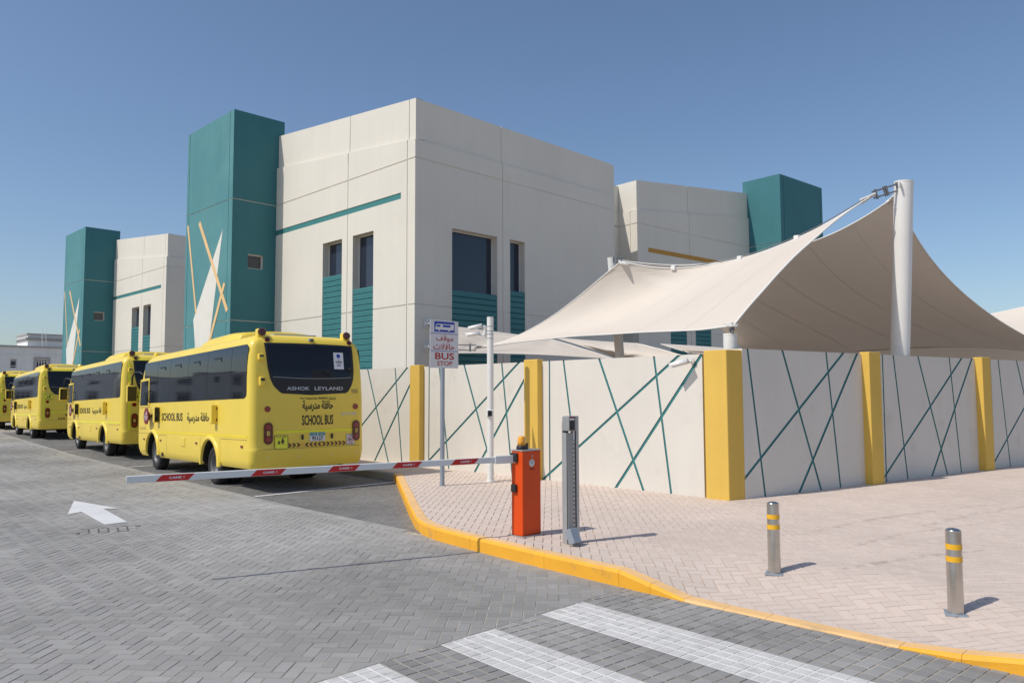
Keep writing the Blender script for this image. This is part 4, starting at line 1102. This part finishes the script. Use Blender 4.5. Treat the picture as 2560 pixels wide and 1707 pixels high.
    def lim(z):
        l = np.interp(z, [p[1] for p in shield[6::-1]], [p[0] for p in shield[6::-1]]); r = np.interp(z, [p[1] for p in shield[6:]], [p[0] for p in shield[6:]])
        return float(l), float(r)
    def shf(u, v):
        z = 1.746 + (2.725 - 1.746) * v; l, r = lim(z); x = l + (r - l) * u
        return x, z + (.012 * (1 - (x / .95) ** 2) if v > .98 else 0)
    C('shield', lambda p: patch('rear_shield', shf, rear_f(.006), 24, 30, 'bus_black', p))
    C('rearglass', lambda p: patch('rear_window', lambda u, v: ((lambda z: (lim(z)[0] + .05 + (lim(z)[1] - lim(z)[0] - .10) * u, z))(2.10 - .03 * (1 - (2 * u - 1) ** 2) * (1 - v) + (2.69 - 2.10) * v)), rear_f(.012), 20, 10, 'bus_dark', p))
    C('trim', lambda p: patch('window_trim', lambda u, v: ((lambda z: (lim(2.07)[0] + .05 + (lim(2.07)[1] - lim(2.07)[0] - .10) * u, z))(2.085 - .03 * (1 - (2 * u - 1) ** 2) + .010 * v)), rear_f(.014), 20, 1, 'alu_dark', p))
    RT = lambda key, s, bx, m, b=0.0, off=.005: C(key, lambda p: text('lettering', s, bx, rear_f(off), m, p, b))
    RT('al1', 'ASHOK', (-.48, -.03, 1.838, 1.905), 'silver_text', .012, .010); RT('al2', 'LEYLAND', (.075, .68, 1.838, 1.905), 'silver_text', .012, .010)
    RT('fi', 'For Inquiries 800850', (-.22, .34, 1.652, 1.705), 'black_text', .012); RT('fia', AR_INQ, (.35, .515, 1.655, 1.715), 'black_text', .008)
    RT('ar', AR_BUS, (-.175, .46, 1.43, 1.64), 'black_text', .028); RT('sb', 'SCHOOL BUS', (-.185, .46, 1.175, 1.365), 'black_text', .02)
    RT('oy', 'OYSTER', (.625, .985, 1.345, 1.405), 'silver_text', .008)
    C('blank', lambda p: patch('blanked_sticker', rect(.88, 1.02, 1.78, 1.86), rear_f(.004), 4, 2, 'stickerbrown', p))
    C(f'rstripe{stripe}', lambda p: patch('rear_stripe', rect(-.73, .92, 1.04, 1.085), rear_f(.004), 24, 1, 'reflective', p, False))
    C('rseam', lambda p: patch('bumper_seam', rect(-1.15, 1.15, .752, .758), rear_f(.004), 40, 1, 'seam', p, False))
    # number plate
    pt = C('plate', lambda p: patch('number_plate', rect(-.035, .285, .872, 1.035), rear_f(.012), 4, 2, 'plate_white', p, False))
    for nm, fn in (('p1', lambda p: patch('plate_band', rect(-.03, .28, .975, 1.03), rear_f(.014), 4, 1, 'plate_teal', p, False)),
                   ('p2', lambda p: text('plate_number', '95127', (.01, .24, .885, .963), rear_f(.016), 'black_text', p, .015)),
                   ('p3', lambda p: text('plate_class', '1', (.117, .135, .982, 1.024), rear_f(.016), 'plate_white', p, .015)),
                   ('p4', lambda p: text('plate_script', AR_STOP1, (.16, .25, .984, 1.022), rear_f(.016), 'plate_white', p)),
                   ('p5', lambda p: text('plate_script', AR_STOP2, (.0, .09, .984, 1.022), rear_f(.016), 'plate_white', p))):
        cached(nm, fn)(pt)
    for k, x in enumerate((-.18, .43)):
        C(f'plamp{k}', lambda p: box('plate_lamp', (x - .02, rear_y(x, .95) - .03, .91), (x + .02, rear_y(x, .95), 1.0), 'black_plastic', p, bev=.008))
    # chevron tape
    C('chevtape', lambda p: patch('chevron_tape', rect(-.462, .754, .772, .852), rear_f(.004), 16, 1, 'chev_yellow', p, False))
    for k in range(14):
        x0 = -.45 + k * .086; d = 1 if (k < 3 or k >= 8) else -1
        if k == 3: continue
        a, b = (x0, x0 + .04) if d > 0 else (x0 + .04, x0)
        def ch(p, x0=x0, d=d):
            h = .02 * d; pts = [(x0 - h, .774), (x0 + .04 - h, .774), (x0 + .04 + h, .812), (x0 + .04 - h, .850), (x0 - h, .850), (x0 + h, .812)]
            f = rear_f(.0055); return mobj('chevron', [f(*q) for q in pts], [(0, 1, 2, 5), (5, 2, 3, 4)], 'black_text', p)
        C(f'chev{k}', ch)
    # school bus pictogram sign
    sx, sz = ((-.72, .752) if not variant else (-.93, 1.57))
    def sgn(p):
        o = patch('pictogram_sign', rect(sx, sx + .256, sz, sz + .247), rear_f(.010), 4, 2, 'sign_yellow', p, False); return o
    vk = 'v' if variant else 'n'
    ps = C('sgn' + vk, sgn); f = rear_f(.013)
    for nm, a in (('e1', (0, .256, 0, .008)), ('e2', (0, .256, .239, .247)), ('e3', (0, .008, .008, .239)), ('e4', (.248, .256, .008, .239))):
        cached(nm + vk, lambda p: patch('sign_border', rect(sx + a[0], sx + a[1], sz + a[2], sz + a[3]), f, 2, 1, 'black_text', p, False))(ps)
    cached('st1' + vk, lambda p: text('sign_lettering', 'School Bus', (sx + .03, sx + .226, sz + .018, sz + .05), f, 'black_text', p, .02))(ps)
    cached('st2' + vk, lambda p: text('sign_lettering', AR_BUS, (sx + .03, sx + .226, sz + .198, sz + .232), f, 'black_text', p, .02))(ps)
    def kids(p):
        V, Fc = [], []
        def add(pts): k = len(V); V.extend([f(sx + a, sz + b) for a, b in pts]); Fc.append(tuple(range(k, k + len(pts))))
        for cx, sc in ((.155, 1.0), (.085, .72)):
            b0 = .058
            t = lambda pts: add([(cx + a * sc, b0 + b * sc) for a, b in pts])
            t([(.016 * math.cos(2 * math.pi * k / 12), .125 + .016 * math.sin(2 * math.pi * k / 12)) for k in range(12)])
            t([(-.02, .108), (.02, .108), (.018, .055), (-.018, .055)])
            t([(.016, .106), (.045, .075), (.04, .068), (.012, .09)]); t([(-.016, .106), (-.04, .07), (-.034, .064), (-.01, .09)])
            t([(-.018, .055), (.002, .055), (-.022, 0), (-.038, 0)]); t([(.0, .055), (.018, .055), (.036, .0), (.020, .0)])
        return mobj('children_pictogram', V, Fc, 'black_text', p)
    cached('kids' + vk, kids)(ps)
    # speed sticker
    q = C('sp', lambda p: patch('speed_sticker', rect(.747, .926, .772, .977), rear_f(.009), 4, 2, 'plate_white', p, False))
    def ringm(p):
        g = rear_f(.012); V = []; n = 28
        for r in (.048, .062): V += [g(.836 + r * math.cos(2 * math.pi * k / n), .872 + r * math.sin(2 * math.pi * k / n)) for k in range(n)]
        return mobj('red_ring', V, [(k, (k + 1) % n, n + (k + 1) % n, n + k) for k in range(n)], 'label_red', p)
    cached('spr', ringm)(q); cached('sp80', lambda p: text('speed_number', '80', (.806, .866, .848, .896), rear_f(.012), 'black_text', p, .03))(q)
    cached('spk', lambda p: text('speed_caption', 'MAX SPEED', (.765, .908, .78, .798), rear_f(.012), 'black_text', p, .02))(q)
    cached('spa', lambda p: text('speed_caption', AR_STOP2, (.785, .888, .945, .97), rear_f(.012), 'black_text', p, .02))(q)
    def dashes(p):
        g = rear_f(.012); V, Fc = [], []
        for i in range(9):
            for (a, b, w, h) in ((.747 + i * .0205, .772, .010, .006), (.747 + i * .0205, .971, .010, .006), (.747, .772 + i * .0235, .006, .011), (.920, .772 + i * .0235, .006, .011)):
                k = len(V); V += [g(a, b), g(a + w, b), g(a + w, b + h), g(a, b + h)]; Fc.append((k, k + 1, k + 2, k + 3))
        return mobj('dashed_border', V, Fc, 'black_text', p)
    cached('spd', dashes)(q)
    for k, (x, z) in enumerate(((-.82, .60), (-.25, .60), (.42, .60), (1.0, .60))):
        C(f'sens{k}', lambda p: disc('parking_sensor', (x, rear_y(x, z) + .004, z), (0, -1, 0), .014, .012, 'plate_white', p, 12))
    for k, (x, z, h) in enumerate(((-.955, 2.45, .06), (-.95, 2.0, .085))):
        C(f'sl{k}', lambda p: box('corner_lamp', (x - .05, rear_y(x, z) - .06, z - h), (x + .05, rear_y(x, z) + .08, z + h), 'bus', p, bev=.02))
        C(f'sld{k}', lambda p: box('corner_lamp_lens', (x - .035, rear_y(x, z) - .066, z + h * .1), (x + .04, rear_y(x, z) - .05, z + h * .72), 'black_plastic', p, bev=.004))
    C('rcam', lambda p: box('reversing_camera', (.02, rear_y(0, 2.80) - .05, 2.785), (.12, rear_y(0, 2.80) + .06, 2.84), 'galv', p, bev=.012))
    C('rcaml', lambda p: box('camera_lens', (.05, rear_y(0, 2.80) - .054, 2.79), (.11, rear_y(0, 2.80) - .045, 2.825), 'black_plastic', p))
    if not variant:
        nt = C('note', lambda p: patch('notice_sheet', rect(.505, .72, 2.25, 2.58), rear_f(.016), 3, 3, 'paper', p, False))
        def dsc(p):
            g = rear_f(.018); n = 24; return mobj('notice_emblem', [g(.612 + .042 * math.cos(2 * math.pi * k / n), 2.51 + .042 * math.sin(2 * math.pi * k / n)) for k in range(n)], [tuple(range(n))], 'sign_blue', p)
        cached('ntd', dsc)(nt)
        for k, (a, b, z, h) in enumerate(((.60, .625, 2.425, .018), (.545, .685, 2.385, .02), (.56, .67, 2.355, .008), (.57, .66, 2.335, .006))):
            cached(f'ntl{k}', lambda p: patch('notice_line', rect(a, b, z, z + h), rear_f(.018), 1, 1, 'black_text', p, False))(nt)
        cached('ntb', lambda p: patch('notice_line', rect(.57, .66, 2.31, 2.322), rear_f(.018), 1, 1, 'sign_blue', p, False))(nt)
    else:
        for s in (-1, 1): C(f'vtape{s}', lambda p: patch('upright_tape', rect(s * .975 - .03, s * .975 + .03, .80, 2.66), rear_f(.005), 3, 16, 'reflective', p, False))
        C('htape', lambda p: patch('top_tape', rect(-.9, .9, 2.735, 2.765), rear_f(.006), 20, 1, 'reflective', p, False))
    # folding stop arm, lamp boxes on the left flank
    def octa(p):
        pts = [(.21 * math.cos(math.pi / 8 + math.pi / 4 * k), .21 * math.sin(math.pi / 8 + math.pi / 4 * k)) for k in range(8)]
        return extr('stop_arm', pts, lambda a, b, w: (-1.165 - .11 - w, 4.15 + a, 1.375 + b), .02, 'stop_red', p)
    st = C('stop', octa)
    cached('stp', lambda p: text('stop_lettering', 'STOP', (4.29, 4.01, 1.28, 1.38), lambda y, z: (-1.298, y, z), 'plate_white', p, .02))(st)
    cached('stq', lambda p: text('stop_lettering', AR_QIF, (4.24, 4.06, 1.40, 1.50), lambda y, z: (-1.298, y, z), 'plate_white', p, .03))(st)
    cached('sth', lambda p: box('hinge', (-1.275, 3.98, 1.34), (-1.15, 4.03, 1.41), 'black_plastic', p))(st)
    for k, y in enumerate((3.56, -.36)):
        lb = C(f'lampbox{k}', lambda p: box('lamp_box', (-1.285, y - .07, 1.22), (-1.15, y + .07, 1.60), 'bus', p, bev=.02))
        if k == 0:
            cached('lampface', lambda p: box('lamp_panel', (-1.277, y - .078, 1.245), (-1.172, y - .066, 1.575), 'black_plastic', p, bev=.004))(lb)
            for j, z in enumerate((1.50, 1.32)):
                cached(f'lampboxr{j}', lambda p: disc('lamp', (-1.225, y - .076, z), (0, -1, 0), .045, .02, 'bus_dark', p))(lb)
        else:
            for j, z in enumerate((1.52, 1.30)): cached(f'boxscrew{j}', lambda p: box('side_reflector', (-1.19, y - .076, z - .03), (-1.165, y - .066, z + .03), 'red_lens', p))(lb)
    C('handle', lambda p: box('door_handle', (-1.185, 4.30, 1.28), (-1.16, 4.36, 1.46), 'black_plastic', p, bev=.006))
    C('grab', lambda p: tube('grab_rail', [(-1.16, 4.27, 2.0), (-1.22, 4.26, 1.98), (-1.22, 4.26, 1.72), (-1.16, 4.27, 1.70)], .012, 'black_plastic', p))
    C('flap', lambda p: box('fuel_flap', (-1.178, 1.55, .72), (-1.155, 1.80, .90), 'bus', p, bev=.006))
    C('vent', lambda p: box('drain_box', (-1.165, 3.2, .44), (-1.14, 3.30, .53), 'black_plastic', p, bev=.004))
    C('step', lambda p: box('step', (-1.15, 4.75, .50), (-1.12, 4.83, .66), 'black_plastic', p))
    for k, (y0, y1, z0, z1) in enumerate(((5.18, 4.60, 1.10, 1.125), (5.18, 4.60, 1.05, 1.08))):
        C(f'own{k}', lambda p: text('owner_lettering', AR_BUS if k == 0 else 'SCHOOL BUS TRANSPORT', (y0, y1, z0, z1), side_f(.004), 'black_text', p))
    return root
make_bus('nearest yellow school bus, its dark rear window facing the barrier', (7.933, 15.231, 0), 0)
make_bus('second yellow school bus in the row, with bright lime tape on its rear corner', (8.864, 24.664, 0), 1)
make_bus('third yellow school bus in the row, half hidden by the second', (9.823, 36.997, 0), 1)
make_bus('farthest yellow school bus, cut off by the left edge of the picture', (10.85, 48.9, 0), 1)

# ------------------------------------------------------------------ barrier gate
bg_ = empty('barrier_gate', (6.63, 6.40, SW)); tag(bg_, 'orange barrier cabinet with amber beacon and long white boom across the road', 'barrier')
box('cabinet', (-.155, -.125, .012), (.155, .055, .985), 'orange', bg_, bev=.006)
dr = box('door', (-.150, -.1275, .03), (.150, -.125, .975), 'orange', bg_, bev=.001, seg=1)
box('cap', (-.16, -.13, .985), (.16, .06, 1.0), 'alu', bg_, bev=.004)
box('base_plate', (-.19, -.17, 0), (.20, .10, .012), 'alu', bg_, bev=.002)
rod('lock', (.0, -.1275, .925), (.0, -.136, .925), .012, 'alu', dr, n=12)
def bface(x, z): return (x, -.1305, z)
n = 24
mobj('round_sticker', [(.045 * math.cos(2 * math.pi * k / n), -.1290, .845 + .045 * math.sin(2 * math.pi * k / n)) for k in range(n)], [tuple(range(n))], 'plate_white', dr)
for z in (.868, .852, .836): mobj('sticker_line', [bface(-.026, z), bface(.026, z), bface(.026, z + .007), bface(-.026, z + .007)], [(0, 1, 2, 3)], 'alu_dark', dr)
text('maker_lettering', 'CAME', (-.042, .03, .765, .785), bface, 'dark_red_lens', dr, .02)
text('maker_lettering', 'C', (.038, .052, .768, .785), bface, 'dark_red_lens', dr, .02)
box('socket', (-.185, -.055, .86), (-.150, .045, .965), 'black_plastic', bg_, bev=.01)
box('photocell', (-.19, -.04, .51), (-.150, .035, .60), 'black_plastic', bg_, bev=.008)
bb = lathe('beacon_base', [(.062, 1.0), (.062, 1.03), (.055, 1.045), (.02, 1.05)], 'black_plastic', bg_, n=24, xf=lambda x, y, z: (x - .06, y - .02, z))
lathe('beacon_lens', [(.05, 1.045), (.048, 1.09), (.044, 1.14), (.036, 1.155), (.01, 1.158)], 'amber', bb, n=24, xf=lambda x, y, z: (x - .06, y - .02, z))
box('beacon_bracket', (-.02, -.045, 1.0), (.03, .01, 1.07), 'black_plastic', bb, bev=.006)
# boom (local to gate): from the cabinet's left side to its tip
b0 = Vector((6.45, 6.43, 1.042)) - Vector(bg_.location); b1 = Vector((2.63, 7.76, 1.012)) - Vector(bg_.location)
bd = (b1 - b0).normalized(); bn = bd.cross(Vector((0, 0, 1))).normalized(); bu = bn.cross(bd)     # bn points to +y side or -y side
if bn.y > 0: bn = -bn; 
bu = Vector((0, 0, 1)) - bd * bd.z; bu.normalize()
BL = (b1 - b0).length
bx = lambda s, o, z: b0 + bd * s + bn * o + bu * z
boom = box('boom', (0, -.022, -.034), (BL, .022, .034), 'boom', bg_, bev=.005, xf=lambda x, y, z: bx(x, y, z))
box('boom_clamp', (-.06, -.032, -.045), (.22, .032, .045), 'boom', bg_, bev=.004, xf=lambda x, y, z: bx(x, y, z))
for s in (.60, 1.28, 1.98, 2.75, 3.62):
    w = .145
    q = [(s - w - .03, .031), (s + w - .03, .031), (s + w + .03, -.031), (s - w + .03, -.031)]
    lab = mobj('red_label', [bx(a, .0235, b) for a, b in q], [(0, 1, 2, 3)], 'label_red', boom)
    text('label_lettering', 'CAME', (s + .055, s - .055, -.011, .011), lambda a, b: bx(a, .0245, b), 'plate_white', lab, .03)
    text('label_lettering', 'C', (s - .07, s - .085, -.008, .011), lambda a, b: bx(a, .0245, b), 'plate_white', lab, .02)

# ------------------------------------------------------------------ intercom / reader post
rp = empty('reader_post', (6.60, 5.66, SW), (0, 0, R(-6))); tag(rp, 'aluminium channel post with slotted rail and a dark reader on top, right of the barrier', 'post')
box('side_plate', (-.075, .035, 0), (.02, .047, 1.34), 'alu', rp, bev=.002)
box('left_web', (-.077, -.03, 0), (-.072, .035, 1.22), 'alu', rp, bev=.001, seg=1)
box('front_plate', (-.072, -.045, .0), (.0, -.039, 1.22), 'alu_dark', rp, bev=.001, seg=1)
rail = box('slotted_rail', (.004, -.04, .0), (.042, -.034, 1.40), 'alu', rp, bev=.001, seg=1)
box('dark_channel', (.0425, -.036, .0), (.056, .03, 1.40), 'black_plastic', rp)
box('right_flange', (.056, -.05, 0), (.096, .045, 1.405), 'alu', rp, bev=.003)
for k in range(22):
    for x in (.012, .030): box('slot', (x - .0035, -.0412, .12 + k * .048), (x + .0035, -.0398, .145 + k * .048), 'black_plastic', rail)
box('mounting_strip', (.012, -.047, 1.14), (.032, -.0405, 1.23), 'plate_white', rp, bev=.002)
rd = box('reader', (-.085, -.085, 1.24), (.03, .03, 1.405), 'alu_dark', rp, bev=.008)
box('reader_face', (-.080, -.089, 1.25), (.0, -.0845, 1.40), 'black_plastic', rd, bev=.003)
box('reader_display', (-.075, -.0925, 1.36), (-.012, -.0885, 1.382), 'plate_white', rd); box('reader_band', (-.075, -.0915, 1.385), (-.012, -.0885, 1.393), 'label_red', rd)
rod('reader_knob', (.03, -.03, 1.33), (.05, -.03, 1.33), .018, 'black_plastic', rd, n=12)
box('junction_box', (-.06, -.075, -.105), (.055, .03, .06), 'galv', rp, bev=.008, xf=lambda x, y, z: (x - .075, y * .8 + z * .45 - .10, z * .9 - y * .35 + .115))
tube('conduit', [(-.02, -.08, .10), (.0, -.07, .05), (.01, -.05, .0)], .012, 'ochre', rp)

# ------------------------------------------------------------------ bus stop sign
bs = empty('bus_stop_sign', (9.06, 10.80, SW)); tag(bs, 'white bus stop sign with blue bus symbol and red writing on a grey pole', 'sign')
rod('pole', (0, 0, -.02), (0, 0, 2.5), .042, 'galv', bs, n=20); rod('pole_foot', (0, 0, 0), (0, 0, .012), .06, 'galv', bs, n=20)
ox, oz = 9.06, SW
fs = lambda x, z: (x - ox, -.0575, z - oz)
pn = box('panel', (8.725 - ox, -.056, 2.27 - oz), (9.395 - ox, -.044, 3.135 - oz), 'sign_white', bs, bev=.003)
def sp(name, poly, m, k=0.0): return mobj(name, [(x - ox, -.0575 - k, z - oz) for x, z in poly], [tuple(range(len(poly)))], m, pn)
sp('blue_square', [(8.82, 2.925), (9.30, 2.925), (9.30, 3.115), (8.82, 3.115)], 'sign_blue')
bus = [(8.84, 2.965), (8.84, 3.0), (8.875, 3.07), (9.285, 3.07), (9.285, 3.045), (9.275, 3.035), (9.285, 3.02), (9.27, 2.965)]
sp('bus_symbol', bus, 'plate_white', .0015)
for x in (8.93, 9.165): sp('bus_symbol_wheel', [(x + .024 * math.cos(math.pi + math.pi * k / 10), 2.966 + .024 * math.sin(math.pi + math.pi * k / 10)) for k in range(11)], 'plate_white', .0015)
sp('bus_symbol_window', [(8.862, 3.015), (8.96, 3.015), (8.96, 3.053), (8.885, 3.053)], 'sign_blue', .003); sp('bus_symbol_window', [(9.015, 3.015), (9.20, 3.015), (9.20, 3.055), (9.015, 3.055)], 'sign_blue', .003)
for z in (2.895, 2.58): sp('blue_line', [(8.728, z - .005), (9.392, z - .005), (9.392, z + .005), (8.728, z + .005)], 'sign_blue')
text('lettering', AR_STOP1, (8.86, 9.27, 2.735, 2.865), fs, 'sign_red', pn, .02); text('lettering', AR_STOP2, (8.80, 9.30, 2.605, 2.72), fs, 'sign_red', pn, .02)
text('lettering', 'BUS', (8.84, 9.29, 2.425, 2.55), fs, 'sign_red', pn, .022); text('lettering', 'STOP', (8.885, 9.25, 2.315, 2.395), fs, 'sign_red', pn, .018)
for z in (2.5, 2.95): box('clamp', (-.05, -.044, z - oz - .02), (.05, .045, z - oz + .02), 'galv', bs, bev=.004)

# ------------------------------------------------------------------ camera pole and security cameras
cpole = empty('camera_pole', (10.13, 10.66, SW)); tag(cpole, 'slim white pole with steel bands carrying three security cameras', 'pole')
rod('post', (0, 0, -.02), (0, 0, 3.11), .062, 'white_metal', cpole, n=28); rod('foot', (0, 0, 0), (0, 0, .012), .085, 'white_metal', cpole, n=24)
rod('cap', (0, 0, 3.105), (0, 0, 3.118), .064, 'white_metal', cpole, n=28)
for z in (2.93, 2.84, 2.78, 2.70): rod('band', (0, 0, z), (0, 0, z + .01), .0645, 'cable', cpole, n=28)
def bullet_camera(label, loc, aim, mount, s=1.0):
    root = empty('security_camera', loc); tag(root, label, 'camera', 'white security cameras')
    d = Vector(aim).normalized(); w = d.cross(Vector((0, 0, 1))).normalized(); u = w.cross(d)
    fr = lambda x, y, z: d * x + w * y + u * z
    L = .24 * s; r = .042 * s
    p0 = Vector(mount)                                       # mounting point relative to loc
    rod('mount_disc', p0, p0 * .86, .055 * s, 'white_metal', root, n=20)
    tube('bracket', [p0, p0 * .55 + Vector((0, 0, -.02)), Vector((0, 0, -.03)) * .5], .02 * s, 'white_metal', root, 10)
    rod('housing', fr(-.03, 0, 0), fr(L - .03, 0, 0), r, 'white_metal', root, n=24)
    V = []; n = 10
    for x in (-.05, L + .02):
        for k in range(n + 1):
            t = math.pi * (-.06 + 1.12 * k / n); V.append(fr(x, (r + .010) * math.cos(t), (r + .010) * math.sin(t)))
    for x in (-.05, L + .02):
        for k in range(n + 1):
            t = math.pi * (-.06 + 1.12 * k / n); V.append(fr(x, (r + .004) * math.cos(t), (r + .004) * math.sin(t)))
    m = n + 1
    Fc = [(k, k + 1, m + k + 1, m + k) for k in range(n)] + [(2 * m + k, 3 * m + k, 3 * m + k + 1, 2 * m + k + 1) for k in range(n)] + [(m + k, m + k + 1, 3 * m + k + 1, 3 * m + k) for k in range(n)] + [(k, 2 * m + k, 2 * m + k + 1, k + 1) for k in range(n)]
    mobj('sunshield', V, Fc, 'white_metal', root, True)
    rod('lens_face', fr(L - .03, 0, 0), fr(L - .024, 0, 0), r * .82, 'black_plastic', root, n=20)
    return root
bx_ = empty('camera_bracket', (10.055, 10.735, SW + 2.82)); tag(bx_, 'white bracket box strapped to the camera pole below its top', 'bracket')
box('plate', (-.03, -.03, -.10), (.03, .03, .13), 'white_metal', bx_, bev=.006)
bullet_camera('upper white bullet camera near the top of the camera pole', (9.985, 10.80, 3.09), (-.69, .72, -.22), (.06, -.05, -.02), .85)
bullet_camera('lower white bullet camera just under the top one on the pole', (9.955, 10.835, 2.945), (-.69, .72, -.12), (.10, -.10, -.02), .85)
bullet_camera('white bullet camera fixed high on the lit wall beside the yellow corner pillar', (10.74, 6.75, 2.30), (-.30, .80, -.22), (.13, -.05, .03), 1.0)
dc = empty('security_camera', (10.13, 10.66, SW + 1.28)); tag(dc, 'small white box camera with black lens halfway up the camera pole', 'camera', 'white security cameras')
box('housing', (-.075, -.085, -.07), (.055, .04, .07), 'white_metal', dc, bev=.02, xf=lambda x, y, z: (x * .71 - y * -.71, x * -.71 * 1 + y * .71, z) if False else ((x * .80 + y * .6), (-x * .6 + y * .80), z))
box('lens_face', (-.060, -.092, -.055), (.02, -.082, .055), 'black_plastic', dc, bev=.004, xf=lambda x, y, z: ((x * .80 + y * .6), (-x * .6 + y * .80), z))
rod('lens', ((-.02 * .8 - .092 * .6), (.02 * .6 - .092 * .8), 0), ((-.02 * .8 - .10 * .6), (.02 * .6 - .10 * .8), 0), .026, 'bus_dark', dc, n=20)

# ------------------------------------------------------------------ bollards
def bollard(label, x, y, h, tilt):
    z = float(walk_z(x, y)); root = empty('bollard', (x, y, z), (R(tilt[0]), R(tilt[1]), R(20))); tag(root, label, 'bollard', 'steel bollards on the pavement')
    r = .057
    rod('post', (0, 0, -.02), (0, 0, h - .012), r, 'steel', root, n=40)
    lathe('cap', [(r, h - .012), (r * .96, h - .004), (r * .7, h + .006), (r * .3, h + .011), (.004, h + .012)], 'steel', root, n=40)
    for z0 in (h - .15, h - .245): rod('yellow_band', (0, 0, z0), (0, 0, z0 + .042), r + .0015, 'bol_yellow', root, n=40)
    box('base_plate', (-.085, -.08, -.01), (.09, .08, .005), 'galv', root, bev=.002)
bollard('steel bollard with two yellow bands, nearer the corner pillar', 6.98, 3.46, .655, (0, .3))
bollard('steel bollard with two yellow bands, nearest the right edge of the picture', 6.79, 1.875, .645, (.3, -.6))
